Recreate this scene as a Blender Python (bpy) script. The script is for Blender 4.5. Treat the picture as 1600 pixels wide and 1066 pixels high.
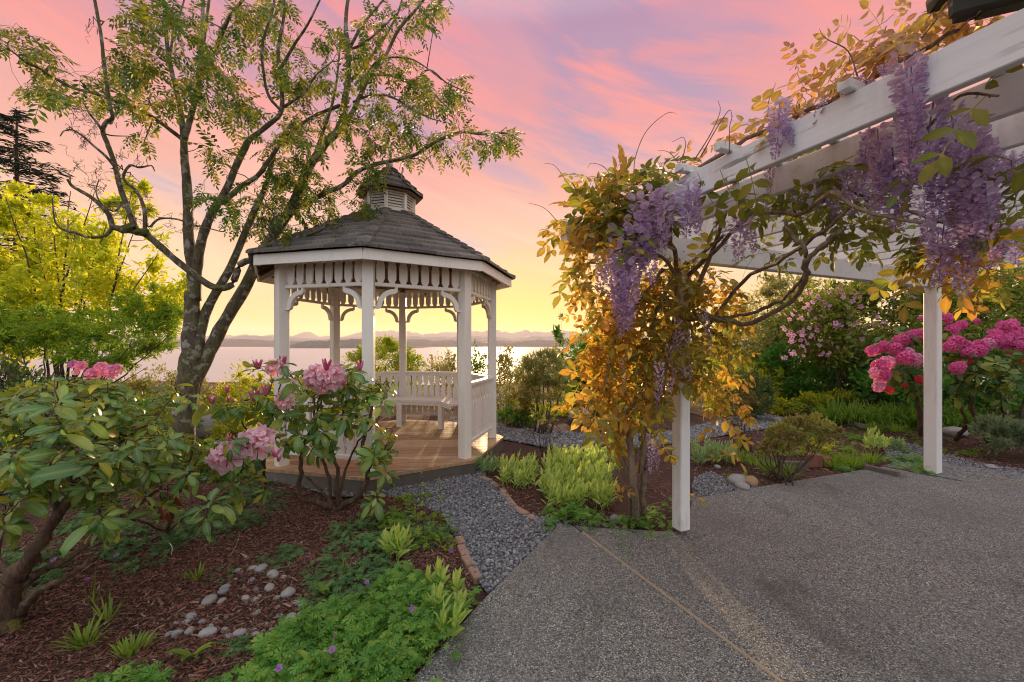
import bpy, math, random
import numpy as np
from mathutils import Matrix, Vector

for _o in list(bpy.data.objects):
    bpy.data.objects.remove(_o)
rng = np.random.default_rng(7)
random.seed(7)
SC = bpy.context.scene
COL = SC.collection
pi = math.pi
rad = math.radians

# ------------------------------------------------------------------ camera, sky, sun, exposure
F = 630.0                 # focal length in photograph pixels (photograph is 1600 wide)
EYE = 1.5
HOR = 538.0

cam_d = bpy.data.cameras.new('camera')
cam = bpy.data.objects.new('camera', cam_d)
COL.objects.link(cam)
SC.camera = cam
cam.location = (0, 0, EYE)
cam.rotation_euler = (rad(90), 0, 0)
cam_d.sensor_width = 36
cam_d.lens = 36 * F / 1600
cam_d.shift_y = (HOR - 533) / 1600
cam_d.clip_start = 0.02
cam_d.clip_end = 60000

SUN_AZ = math.atan2(-30, F)          # just left of straight ahead
SUN_EL = rad(7.0)
sund = np.array([math.sin(SUN_AZ) * math.cos(SUN_EL), math.cos(SUN_AZ) * math.cos(SUN_EL), math.sin(SUN_EL)])
ld = bpy.data.lights.new('sun', 'SUN')
ld.energy = 4.2
ld.angle = rad(1.5)
ld.color = (1.0, 0.66, 0.36)
sun = bpy.data.objects.new('sun', ld)
COL.objects.link(sun)
sun.rotation_euler = Vector(-sund).to_track_quat('-Z', 'Y').to_euler()

SC.view_settings.view_transform = 'Standard'
SC.view_settings.look = 'None'
SC.view_settings.gamma = 1
SC.view_settings.use_curve_mapping = False
SC.view_settings.exposure = 0.6
SC.render.engine = 'CYCLES'
cy = SC.cycles
cy.use_denoising = True
cy.filter_width = 1.1
try:
    cy.denoising_prefilter = 'ACCURATE'
    cy.denoising_input_passes = 'RGB_ALBEDO_NORMAL'
except Exception:
    pass
cy.max_bounces = 8
cy.transparent_max_bounces = 8
cy.volume_bounces = 1
cy.sample_clamp_indirect = 6

# ------------------------------------------------------------------ node helpers
def new_mat(name):
    m = bpy.data.materials.new(name)
    m.use_nodes = True
    nt = m.node_tree
    nt.nodes.clear()
    out = nt.nodes.new('ShaderNodeOutputMaterial')
    return m, nt, out

def N(nt, typ, **kw):
    n = nt.nodes.new('ShaderNode' + typ)
    for k, v in kw.items():
        if k.startswith('i_'):
            n.inputs[k[2:].replace('_', ' ')].default_value = v
        else:
            setattr(n, k, v)
    return n

def L(nt, a, b):
    nt.links.new(a, b)

def RAMP(nt, fac, stops, interp='LINEAR'):
    r = nt.nodes.new('ShaderNodeValToRGB')
    cr = r.color_ramp
    cr.interpolation = interp
    while len(cr.elements) < len(stops):
        cr.elements.new(0.5)
    for e, (p, c) in zip(cr.elements, stops):
        e.position = p
        e.color = (c[0], c[1], c[2], 1)
    if fac is not None:
        L(nt, fac, r.inputs[0])
    return r

def MATH(nt, op, a, b=None, clamp=False):
    n = nt.nodes.new('ShaderNodeMath')
    n.operation = op
    n.use_clamp = clamp
    for i, v in enumerate((a, b)):
        if v is None:
            continue
        if isinstance(v, (int, float)):
            n.inputs[i].default_value = v
        else:
            L(nt, v, n.inputs[i])
    return n.outputs[0]

def MIX(nt, fac, a, b, mode='MIX'):
    n = nt.nodes.new('ShaderNodeMix')
    n.data_type = 'RGBA'
    n.blend_type = mode
    n.clamp_factor = True
    for s, v in ((n.inputs[0], fac), (n.inputs[6], a), (n.inputs[7], b)):
        if isinstance(v, (int, float)):
            s.default_value = v
        elif isinstance(v, (tuple, list)):
            s.default_value = (v[0], v[1], v[2], 1)
        else:
            L(nt, v, s)
    return n.outputs[2]

def MAPR(nt, v, a, b, c, d):
    n = nt.nodes.new('ShaderNodeMapRange')
    L(nt, v, n.inputs[0])
    for i, x in enumerate((a, b, c, d)):
        n.inputs[i + 1].default_value = x
    return n.outputs[0]

# ------------------------------------------------------------------ world: sunset sky
world = bpy.data.worlds.new('World')
SC.world = world
world.use_nodes = True
nt = world.node_tree
nt.nodes.clear()
wout = nt.nodes.new('ShaderNodeOutputWorld')
sky = nt.nodes.new('ShaderNodeTexSky')
sky.sky_type = 'NISHITA'
sky.sun_disc = False
sky.sun_elevation = SUN_EL
sky.sun_rotation = SUN_AZ
bg1 = nt.nodes.new('ShaderNodeBackground')
bg1.inputs[1].default_value = 0.05
L(nt, sky.outputs[0], bg1.inputs[0])
tc = nt.nodes.new('ShaderNodeTexCoord')
sep = nt.nodes.new('ShaderNodeSeparateXYZ')
L(nt, tc.outputs['Generated'], sep.inputs[0])
zz = MATH(nt, 'MAXIMUM', sep.outputs[2], 0.0)
# large soft wave warps the height at which the colours change
nz0 = N(nt, 'TexNoise', i_Scale=2.2, i_Detail=3.0)
L(nt, tc.outputs['Generated'], nz0.inputs['Vector'])
zw = MATH(nt, 'ADD', zz, MATH(nt, 'MULTIPLY', MATH(nt, 'SUBTRACT', nz0.outputs[0], 0.5), 0.10))
base = RAMP(nt, zw, [(0.0, (1.12, 0.74, 0.16)), (0.06, (1.02, 0.69, 0.24)), (0.13, (0.98, 0.62, 0.32)), (0.24, (0.95, 0.54, 0.36)),
                     (0.36, (0.86, 0.41, 0.35)), (0.50, (0.74, 0.31, 0.34)), (0.62, (0.62, 0.30, 0.40)), (1.0, (0.52, 0.42, 0.56))])
# cloud veil: long streaks that slant down towards the right
az = MATH(nt, 'ARCTAN2', sep.outputs[0], sep.outputs[1])
cmb = nt.nodes.new('ShaderNodeCombineXYZ')
L(nt, az, cmb.inputs[0]); L(nt, MATH(nt, 'MULTIPLY', zz, 1.15), cmb.inputs[1])
def streak(rot, sx, sy, loc, scale, detail, rough, dist):
    m1 = nt.nodes.new('ShaderNodeMapping')
    L(nt, cmb.outputs[0], m1.inputs[0]); m1.inputs['Rotation'].default_value = (0, 0, rad(rot))
    m2 = nt.nodes.new('ShaderNodeMapping')
    L(nt, m1.outputs[0], m2.inputs[0]); m2.inputs['Scale'].default_value = (sx, sy, 1); m2.inputs['Location'].default_value = loc
    n = N(nt, 'TexNoise', i_Scale=scale, i_Detail=detail, i_Roughness=rough, i_Distortion=dist)
    L(nt, m2.outputs[0], n.inputs['Vector'])
    return n.outputs[0]
big = streak(22, .8, 2.2, (-.07, 1.49, 0), 1.9, 4.0, .50, .7)
mid = streak(20, .7, 3.6, (4.1, 2.2, 0), 2.6, 6.0, .55, .6)
fine = streak(18, .55, 4.6, (1.3, 7.7, 0), 4.2, 9.0, .66, .9)
# lilac-grey gaps in the veil
gap_c = RAMP(nt, zz, [(0.0, (0.92, 0.64, 0.36)), (0.12, (0.74, 0.60, 0.50)), (0.24, (0.56, 0.50, 0.58)), (0.42, (0.47, 0.33, 0.47)), (0.62, (0.44, 0.27, 0.42)), (1.0, (0.44, 0.42, 0.56))])
gf2 = MATH(nt, 'MULTIPLY', MAPR(nt, MATH(nt, 'ADD', MATH(nt, 'MULTIPLY', big, .8), MATH(nt, 'MULTIPLY', fine, .2)), .52, .38, 0, 1), MAPR(nt, zz, 0.06, 0.24, 0.0, 0.95))
c1 = MIX(nt, gf2, base.outputs[0], gap_c.outputs[0])
# lit wisps, pale peach low down and salmon higher up
wisp_c = RAMP(nt, zz, [(0.0, (1.0, 0.78, 0.36)), (0.2, (1.0, 0.66, 0.46)), (0.32, (1.0, 0.52, 0.40)), (0.46, (0.92, 0.34, 0.31)), (0.7, (0.84, 0.27, 0.31)), (1.0, (0.62, 0.44, 0.54))])
wf = MATH(nt, 'ADD', MATH(nt, 'MULTIPLY', mid, .62), MATH(nt, 'MULTIPLY', fine, .38))
c2 = MIX(nt, MAPR(nt, wf, .46, .60, 0, .95), c1, wisp_c.outputs[0])
# yellow glow round the sun
sv = nt.nodes.new('ShaderNodeVectorMath'); sv.operation = 'DOT_PRODUCT'
L(nt, tc.outputs['Generated'], sv.inputs[0])
ls = np.array([math.sin(SUN_AZ), math.cos(SUN_AZ), 0.03])
sv.inputs[1].default_value = tuple(ls / np.linalg.norm(ls))
dd = MATH(nt, 'MAXIMUM', sv.outputs['Value'], 0.0)
g1 = MATH(nt, 'POWER', dd, 9.0)
g2 = MATH(nt, 'POWER', dd, 9000.0)
lowz = MAPR(nt, zz, 0.02, 0.25, 1.0, 0.0)
c3 = MIX(nt, MATH(nt, 'MULTIPLY', MATH(nt, 'MULTIPLY', g1, lowz), 0.95), c2, (1.12, 0.74, 0.05))
c4 = MIX(nt, g2, c3, (1.5, 1.15, 0.45))
# pale even white veil overhead, added out of view to light the ground
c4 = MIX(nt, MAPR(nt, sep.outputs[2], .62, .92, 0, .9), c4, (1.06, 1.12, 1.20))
# eastern half, behind the camera: bright cool near-white, added as fill light
east = MAPR(nt, sep.outputs[1], 0.15, -0.45, 0.0, 1.0)
eastc = RAMP(nt, zz, [(0.0, (0.80, 0.78, 0.80)), (0.4, (0.98, 1.04, 1.12)), (1.0, (1.06, 1.12, 1.20))])
c5 = MIX(nt, MATH(nt, 'MULTIPLY', east, 0.9), c4, eastc.outputs[0])
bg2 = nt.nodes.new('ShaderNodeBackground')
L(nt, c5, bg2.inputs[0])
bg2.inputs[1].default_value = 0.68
adds = nt.nodes.new('ShaderNodeAddShader')
bg1.inputs[1].default_value = 0.002
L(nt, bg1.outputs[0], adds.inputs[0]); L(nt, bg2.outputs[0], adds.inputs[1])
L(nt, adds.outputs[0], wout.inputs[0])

# ------------------------------------------------------------------ geometry helpers
def P(x, y, Y):
    """point seen at photograph pixel x, y that lies Y metres in front"""
    return np.array([(x - 800) / F * Y, Y, EYE - (y - HOR) / F * Y])

def G(x, y, h=0.0):
    """point of the level z = h seen at photograph pixel x, y"""
    return P(x, y, F * (EYE - h) / (y - HOR))

def nrm(v):
    v = np.asarray(v, float)
    return v / np.maximum(np.linalg.norm(v, axis=-1, keepdims=True), 1e-9)

class Acc:
    """collects polygons of one object"""
    def __init__(s):
        s.V = []; s.F = []; s.A = []; s.R = []; s.n = 0
    def add(s, V, Fs, var=0.0, rib=0.0):
        V = np.asarray(V, float).reshape(-1, 3)
        k = len(V)
        s.V.append(V)
        s.A.append(np.broadcast_to(np.asarray(var, float), (k,)).copy())
        s.R.append(np.broadcast_to(np.asarray(rib, float), (k,)).copy())
        for f in Fs:
            f = np.asarray(f, int)
            if f.ndim == 1:
                f = f[None]
            if len(f):
                s.F.append(f + s.n)
        s.n += k
        return s
    def mesh(s, name, smooth=False):
        me = bpy.data.meshes.new(name)
        if not s.V:
            return me
        V = np.concatenate(s.V)
        me.vertices.add(len(V))
        me.vertices.foreach_set('co', V.astype(np.float32).ravel())
        loops = np.concatenate([f.ravel() for f in s.F])
        tot = np.concatenate([np.full(len(f), f.shape[1]) for f in s.F])
        start = np.concatenate([[0], np.cumsum(tot)[:-1]])
        me.loops.add(len(loops))
        me.loops.foreach_set('vertex_index', loops.astype(np.int32))
        me.polygons.add(len(tot))
        me.polygons.foreach_set('loop_start', start.astype(np.int32))
        try:
            me.polygons.foreach_set('loop_total', tot.astype(np.int32))
        except Exception:
            pass
        me.polygons.foreach_set('use_smooth', np.full(len(tot), bool(smooth)))
        A = np.concatenate(s.A); R = np.concatenate(s.R)
        a = me.attributes.new('var', 'FLOAT', 'POINT'); a.data.foreach_set('value', A.astype(np.float32))
        a = me.attributes.new('rib', 'FLOAT', 'POINT'); a.data.foreach_set('value', R.astype(np.float32))
        me.update(calc_edges=True)
        return me

def setp(o, label=None, cat=None, group=None, kind=None):
    if label: o['label'] = label
    if cat: o['category'] = cat
    if group: o['group'] = group
    if kind: o['kind'] = kind
    return o

def link(name, me, mat, parent=None, mtx=None):
    o = bpy.data.objects.new(name, me)
    COL.objects.link(o)
    if mat is not None and len(me.materials) == 0:
        me.materials.append(mat)
    if parent is not None:
        o.parent = parent
        if parent.type == 'EMPTY':
            o.matrix_parent_inverse = Matrix.Translation(-parent.location)
    if mtx is not None:
        o.matrix_basis = mtx
    return o

def build(name, acc, mat, parent=None, smooth=False, **kw):
    return setp(link(name, acc.mesh(name, smooth), mat, parent), **kw)

def thing(name, loc, label, cat, group=None):
    o = bpy.data.objects.new(name, None)
    o.empty_display_size = 0.1
    COL.objects.link(o)
    o.location = tuple(float(c) for c in loc)
    return setp(o, label, cat, group)

BOXF = np.array([[0, 1, 3, 2], [4, 6, 7, 5], [0, 4, 5, 1], [2, 3, 7, 6], [0, 2, 6, 4], [1, 5, 7, 3]])
BOXV = np.array([[x, y, z] for x in (-.5, .5) for y in (-.5, .5) for z in (-.5, .5)])
def box(acc, c, size, ax=(1, 0, 0), up=(0, 0, 1), var=None):
    """box centred at c, its x axis along ax"""
    ax = nrm(ax); y = nrm(np.cross(up, ax)); z = np.cross(ax, y)
    V = BOXV * np.array(size)
    acc.add(np.asarray(c) + V @ np.array([ax, y, z]), [BOXF], rng.random() if var is None else var)
    return acc

def bbox_bev(acc, c, size, ax=(1, 0, 0), up=(0, 0, 1), bev=0.004, var=None):
    """box with chamfered long edges, long axis = x"""
    ax = nrm(ax); y = nrm(np.cross(up, ax)); z = np.cross(ax, y)
    hx, hy, hz = np.array(size) / 2
    b = min(bev, hy * .45, hz * .45)
    pr = [(-hy + b, -hz), (hy - b, -hz), (hy, -hz + b), (hy, hz - b), (hy - b, hz), (-hy + b, hz), (-hy, hz - b), (-hy, -hz + b)]
    V = np.array([[s * hx, p[0], p[1]] for s in (-1, 1) for p in pr])
    q = [[i, (i + 1) % 8, 8 + (i + 1) % 8, 8 + i] for i in range(8)]
    acc.add(np.asarray(c) + V @ np.array([ax, y, z]), [q, [list(range(7, -1, -1))], [list(range(8, 16))]], rng.random() if var is None else var)
    return acc

def beam(acc, a, b, w, h, up=(0, 0, 1), bev=0.004, var=None):
    a = np.asarray(a, float); b = np.asarray(b, float)
    return bbox_bev(acc, (a + b) / 2, (np.linalg.norm(b - a), w, h), b - a, up, bev, var)

def prism(acc, pts2, thick, o, ax, ay, var=None):
    """extrude a 2-D outline (in plane o + u*ax + v*ay) by +-thick/2 along the normal"""
    pts2 = np.asarray(pts2, float); n = len(pts2)
    ax = nrm(ax); ay = nrm(ay); az = np.cross(ax, ay)
    P0 = np.asarray(o) + pts2[:, :1] * ax + pts2[:, 1:2] * ay
    V = np.concatenate([P0 - az * thick / 2, P0 + az * thick / 2])
    side = [[i, (i + 1) % n, n + (i + 1) % n, n + i] for i in range(n)]
    acc.add(V, [side, [list(range(n - 1, -1, -1))], [list(range(n, 2 * n))]], rng.random() if var is None else var)
    return acc

def smooth_path(pts, k=4):
    """Catmull-Rom through the points"""
    p = np.asarray(pts, float)
    if len(p) < 3:
        t = np.linspace(0, 1, k + 1)[:, None]
        return p[0] * (1 - t) + p[-1] * t
    q = np.vstack([2 * p[0] - p[1], p, 2 * p[-1] - p[-2]])
    out = []
    for i in range(1, len(q) - 2):
        for t in np.linspace(0, 1, k, endpoint=False):
            a, b, c, d = q[i - 1], q[i], q[i + 1], q[i + 2]
            out.append(.5 * ((2 * b) + (-a + c) * t + (2 * a - 5 * b + 4 * c - d) * t * t + (-a + 3 * b - 3 * c + d) * t ** 3))
    out.append(p[-1])
    return np.array(out)

def tube(acc, pts, r, sides=6, var=0.0, lump=0.0):
    pts = np.asarray(pts, float); n = len(pts)
    r = np.broadcast_to(np.asarray(r, float), (n,)).copy()
    t = nrm(np.gradient(pts, axis=0))
    ref = np.array([0.31, 0.17, 0.93]) if abs(t[0][2]) < .8 else np.array([1.0, .1, 0])
    u = nrm(np.cross(t, ref)); w = np.cross(t, u)
    a = np.linspace(0, 2 * pi, sides, endpoint=False)
    rr = r[:, None] * (1 + lump * rng.normal(size=(n, sides)))
    V = pts[:, None] + rr[..., None] * (np.cos(a)[None, :, None] * u[:, None] + np.sin(a)[None, :, None] * w[:, None])
    i = np.arange(n - 1)[:, None] * sides; j = np.arange(sides)[None]
    q = np.stack([i + j, i + (j + 1) % sides, i + sides + (j + 1) % sides, i + sides + j], -1).reshape(-1, 4)
    acc.add(V.reshape(-1, 3), [q, [list(range(sides))[::-1]], [list(range((n - 1) * sides, n * sides))]], var)

def frames(y, up, s, roll=None):
    """rotation*scale matrices, +Y along y, +Z towards up"""
    y = nrm(y); x = nrm(np.cross(y, up)); z = np.cross(x, y)
    if roll is not None:
        c, q = np.cos(roll)[:, None], np.sin(roll)[:, None]
        x, z = x * c + z * q, z * c - x * q
    s = np.asarray(s, float)
    if s.ndim == 0: s = np.full(len(y), float(s))
    if s.ndim == 1: s = np.repeat(s[:, None], 3, 1)
    return np.stack([x * s[:, :1], y * s[:, 1:2], z * s[:, 2:3]], -1)

def rdir(n, bias=(0, 0, 0), amt=1.0):
    return nrm(rng.normal(size=(n, 3)) * amt + np.asarray(bias))

def inst(acc, base, M, T, var=None):
    """base = (V, Flist, rib)"""
    V, Fs, rib = base[:3]
    n, k = len(M), len(V)
    if n == 0: return
    W = np.einsum('nij,vj->nvi', M, V) + np.asarray(T)[:, None]
    var = rng.random(n) if var is None else np.broadcast_to(np.asarray(var, float), (n,))
    vv = np.repeat(var, k)
    if len(base) > 3:
        vv = np.clip(np.tile(base[3], n) + (vv - .5) * .9, 0, 1)
    off = (np.arange(n) * k)[:, None, None]
    acc.add(W.reshape(-1, 3), [(off + np.asarray(f)[None]).reshape(-1, np.asarray(f).shape[1]) for f in Fs], vv, np.tile(rib, n))

def in_poly(pts, poly):
    x, y = pts[:, 0], pts[:, 1]
    poly = np.asarray(poly)[:, :2]
    c = np.zeros(len(pts), bool)
    j = len(poly) - 1
    for i in range(len(poly)):
        xi, yi = poly[i]; xj, yj = poly[j]
        m = ((yi > y) != (yj > y)) & (x < (xj - xi) * (y - yi) / (yj - yi + 1e-12) + xi)
        c ^= m; j = i
    return c

def sample_poly(poly, n):
    poly = np.asarray(poly)[:, :2]
    lo, hi = poly.min(0), poly.max(0)
    out = []
    while sum(map(len, out)) < n:
        p = lo + rng.random((n * 2, 2)) * (hi - lo)
        out.append(p[in_poly(p, poly)])
    return np.concatenate(out)[:n]

# ------------------------------------------------------------------ base shapes
def leaf_base(w=.38, n=3, droop=.2, fold=.12, sharp=.8):
    """leaf of length 1 along +Y; returns V, [tris, quads], rib"""
    t = np.linspace(0, 1, n + 2)
    hw = w / 2 * np.sin(pi * t ** sharp) ** .8
    V = [[0, 0, 0]]; rib = [1.0]
    for i in range(1, n + 1):
        z = -droop * t[i] ** 2
        V += [[-hw[i], t[i], z + fold * hw[i] * 2], [0, t[i], z], [hw[i], t[i], z + fold * hw[i] * 2]]
        rib += [0, 1, 0]
    V.append([0, 1 - droop * .3, -droop]); rib.append(.5)
    tri = [[0, 2, 1], [0, 3, 2]]
    q = []
    for i in range(n - 1):
        b = 1 + 3 * i
        q += [[b, b + 1, b + 4, b + 3], [b + 1, b + 2, b + 5, b + 4]]
    b = 1 + 3 * (n - 1); e = len(V) - 1
    tri += [[b, b + 1, e], [b + 1, b + 2, e]]
    return np.array(V, float), ([tri, q] if q else [tri]), np.array(rib, float)

def combine(parts):
    """merge several (V, F, rib[, var]) tuples placed with (M, T)"""
    Vs, Fs, Rs, As, n = [], {}, [], [], 0
    for b, M, T, var in parts:
        V = b[0] @ np.asarray(M).T + np.asarray(T)
        for f in b[1]:
            f = np.asarray(f)
            Fs.setdefault(f.shape[1], []).append(f + n)
        Vs.append(V); Rs.append(b[2]); As.append(np.full(len(V), var)); n += len(V)
    return np.concatenate(Vs), [np.concatenate(v) for v in Fs.values()], np.concatenate(Rs), np.concatenate(As)

def compound_leaf(pairs=6, lw=.34, ll=.3, curve=.25, seed=0, n=1, start=.25):
    """pinnate leaf of length 1: leaflets on both sides of a curved stalk"""
    r = np.random.default_rng(seed)
    lb = leaf_base(lw, n, .12, .12)
    parts = []
    ts = np.linspace(start, .93, pairs)
    pos = lambda t: np.array([curve * .3 * t * t * (1 if seed % 2 else -1), t * (1 - .1 * curve * t), -curve * t * t])
    st = leaf_base(.035, 2, 0, 0)
    V = []
    for t in np.linspace(0, 1, 4):
        p = pos(t); V += [p + [-.008, 0, 0], p + [.008, 0, 0]]
    V = np.array(V)
    q = np.array([[0, 1, 3, 2], [2, 3, 5, 4], [4, 5, 7, 6]])
    parts.append(((V, [q], np.ones(8)), np.eye(3), (0, 0, 0), .5))
    for i, t in enumerate(ts):
        for s in (-1, 1):
            a = s * (rad(62) + r.normal() * .15)
            y = np.array([math.sin(a), math.cos(a), -.25 + r.normal() * .18])
            L_ = ll * (1 - .35 * abs(t - .55)) * (1 + r.normal() * .08)
            M = frames(y[None], np.array([0, 0, 1.]) + r.normal(size=3) * .25, L_)[0]
            parts.append((lb, M, pos(t), .5 + r.normal() * .12))
    M = frames(np.array([[0, 1, -curve * 1.5]]), np.array([0, 0, 1.]), ll)[0]
    parts.append((lb, M, pos(1.0), .5))
    return combine(parts)

def blob(n_lon=8, n_lat=5, jitter=.0, seed=0):
    """unit ball as quads/tris with uneven radius"""
    r = np.random.default_rng(seed)
    V = [[0, 0, -1]]
    for i in range(1, n_lat):
        a = pi * i / n_lat
        for j in range(n_lon):
            b = 2 * pi * j / n_lon + (i % 2) * pi / n_lon
            V.append([math.sin(a) * math.cos(b), math.sin(a) * math.sin(b), -math.cos(a)])
    V.append([0, 0, 1])
    V = np.array(V); V *= (1 + jitter * r.normal(size=(len(V), 1)))
    tri, q = [], []
    for j in range(n_lon):
        tri.append([0, 1 + (j + 1) % n_lon, 1 + j])
        b = 1 + (n_lat - 2) * n_lon
        tri.append([b + j, b + (j + 1) % n_lon, len(V) - 1])
        for i in range(n_lat - 2):
            c = 1 + i * n_lon
            q.append([c + j, c + (j + 1) % n_lon, c + n_lon + (j + 1) % n_lon, c + n_lon + j])
    return V, [np.array(tri), np.array(q)], np.zeros(len(V))

# ------------------------------------------------------------------ materials
def obj_noise(nt, scale, detail=4, rough=.55, vec=None, dist=0):
    n = N(nt, 'TexNoise', i_Scale=scale, i_Detail=float(detail), i_Roughness=rough, i_Distortion=float(dist))
    if vec is not None: L(nt, vec, n.inputs['Vector'])
    return n.outputs[0]

def geo_pos(nt):
    return nt.nodes.new('ShaderNodeNewGeometry').outputs['Position']

def mapping(nt, vec, scale=(1, 1, 1), rot=(0, 0, 0)):
    m = nt.nodes.new('ShaderNodeMapping')
    L(nt, vec, m.inputs[0]); m.inputs['Scale'].default_value = scale; m.inputs['Rotation'].default_value = rot
    return m.outputs[0]

def bump(nt, h, strength, dist, bsdf):
    b = nt.nodes.new('ShaderNodeBump')
    b.inputs['Strength'].default_value = strength
    b.inputs['Distance'].default_value = dist
    L(nt, h, b.inputs['Height']); L(nt, b.outputs[0], bsdf.inputs['Normal'])

def varying(nt):
    """random number that changes from leaf to leaf (in a mesh) and from object to object"""
    a = nt.nodes.new('ShaderNodeAttribute'); a.attribute_name = 'var'
    o = nt.nodes.new('ShaderNodeObjectInfo')
    s = MATH(nt, 'ADD', a.outputs['Fac'], o.outputs['Random'])
    return MATH(nt, 'PINGPONG', s, 1.0)

def leaf_mat(name, cols, trans=.45, rough=.4, rib=.0, ribcol=None, backcol=None, spec=.4, tboost=1.25):
    m, nt, out = new_mat(name)
    v = varying(nt)
    k = len(cols)
    c = RAMP(nt, v, [(i / max(1, k - 1), cols[i]) for i in range(k)]).outputs[0]
    nz = obj_noise(nt, 9.0, 2, .5, geo_pos(nt))
    c = MIX(nt, MAPR(nt, nz, .35, .7, 0, .35), c, tuple(x * .6 for x in cols[0]))
    if rib:
        a = nt.nodes.new('ShaderNodeAttribute'); a.attribute_name = 'rib'
        f = MATH(nt, 'MULTIPLY', MATH(nt, 'POWER', a.outputs['Fac'], 4.0), rib)
        c = MIX(nt, f, c, ribcol or tuple(min(1, x * 2.2) for x in cols[-1]))
    if backcol:
        g = nt.nodes.new('ShaderNodeNewGeometry')
        c = MIX(nt, MATH(nt, 'MULTIPLY', g.outputs['Backfacing'], .7), c, backcol)
    b = N(nt, 'BsdfPrincipled', i_Roughness=rough)
    b.inputs['Specular IOR Level'].default_value = spec
    L(nt, c, b.inputs['Base Color'])
    t = nt.nodes.new('ShaderNodeBsdfTranslucent')
    L(nt, MIX(nt, 1.0, c, (tboost, tboost, tboost * .8), 'MULTIPLY'), t.inputs[0])
    mx = nt.nodes.new('ShaderNodeMixShader')
    mx.inputs[0].default_value = trans
    L(nt, b.outputs[0], mx.inputs[1]); L(nt, t.outputs[0], mx.inputs[2]); L(nt, mx.outputs[0], out.inputs[0])
    return m

def white_paint(name, col=(.80, .79, .77), wear=.25, scale=5.0, cracks=0.0):
    m, nt, out = new_mat(name)
    p = geo_pos(nt)
    n1 = obj_noise(nt, scale, 6, .6, mapping(nt, p, (1, 1, .35)))
    n2 = obj_noise(nt, scale * 9, 4, .7, mapping(nt, p, (1, 1, .18)))
    dirt = MATH(nt, 'MULTIPLY', MAPR(nt, n1, .45, .75, 0, 1), MAPR(nt, n2, .42, .62, 0, 1))
    v = varying(nt)
    c0 = RAMP(nt, v, [(0, tuple(x * .93 for x in col)), (1, col)]).outputs[0]
    c = MIX(nt, MATH(nt, 'MULTIPLY', dirt, wear), c0, (.30, .26, .22))
    if cracks:
        r1 = mapping(nt, p, (1, 1, 1), (0, 0, -math.atan2(.9215, -.3886)))
        ck = obj_noise(nt, 9.0, 5, .62, mapping(nt, r1, (.22, 2.4, 2.4)))
        mk = obj_noise(nt, 2.6, 3, .5, p)
        f_ = MATH(nt, 'MULTIPLY', MAPR(nt, ck, .605, .635, 0, 1), MAPR(nt, mk, .40, .56, 0, cracks))
        c = MIX(nt, f_, c, (.16, .15, .15))
        gr = obj_noise(nt, 22.0, 4, .6, mapping(nt, r1, (.05, 2.0, 2.0)))
        c = MIX(nt, MAPR(nt, gr, .4, .7, 0, .22), c, (.50, .50, .52))
        al = obj_noise(nt, 3.1, 5, .6, p)
        c = MIX(nt, MAPR(nt, al, .60, .74, 0, .55), c, (.34, .35, .22))
    b = N(nt, 'BsdfPrincipled', i_Roughness=.45)
    L(nt, c, b.inputs['Base Color'])
    bump(nt, n2, .25, .004, b)
    L(nt, b.outputs[0], out.inputs[0])
    return m

def bark_mat(name, cols, scale=14.0, moss=0.0, lichen=0.0, mosscol=(.16, .17, .03)):
    m, nt, out = new_mat(name)
    p = geo_pos(nt)
    n1 = obj_noise(nt, scale, 6, .65, mapping(nt, p, (1.6, 1.6, .5)), .6)
    k = len(cols)
    c = RAMP(nt, n1, [(.3 + .4 * i / (k - 1), cols[i]) for i in range(k)]).outputs[0]
    if lichen:
        vo = N(nt, 'TexNoise', i_Scale=11.0, i_Detail=5.0, i_Roughness=.62)
        L(nt, p, vo.inputs['Vector'])
        c = MIX(nt, MATH(nt, 'MULTIPLY', MAPR(nt, vo.outputs[0], .54, .58, 0, 1), lichen), c, (.46, .45, .40))
    if moss:
        n3 = obj_noise(nt, 6.0, 5, .6, p)
        c = MIX(nt, MATH(nt, 'MULTIPLY', MAPR(nt, n3, .42, .55, 0, 1), moss), c, mosscol)
    b = N(nt, 'BsdfPrincipled', i_Roughness=.85)
    L(nt, c, b.inputs['Base Color'])
    bump(nt, n1, .8, .02, b)
    L(nt, b.outputs[0], out.inputs[0])
    return m

def simple_mat(name, cols, rough=.8, nscale=8.0, bumps=.2, bdist=.01, vecscale=(1, 1, 1), useobj=True):
    m, nt, out = new_mat(name)
    p = geo_pos(nt)
    n1 = obj_noise(nt, nscale, 6, .6, mapping(nt, p, vecscale))
    v = varying(nt)
    k = len(cols)
    c = RAMP(nt, v, [(i / max(1, k - 1), cols[i]) for i in range(k)]).outputs[0]
    c = MIX(nt, MAPR(nt, n1, .35, .75, 0, .45), c, tuple(x * .5 for x in cols[0]))
    b = N(nt, 'BsdfPrincipled', i_Roughness=rough)
    L(nt, c, b.inputs['Base Color'])
    if bumps: bump(nt, n1, bumps, bdist, b)
    L(nt, b.outputs[0], out.inputs[0])
    return m

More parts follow.
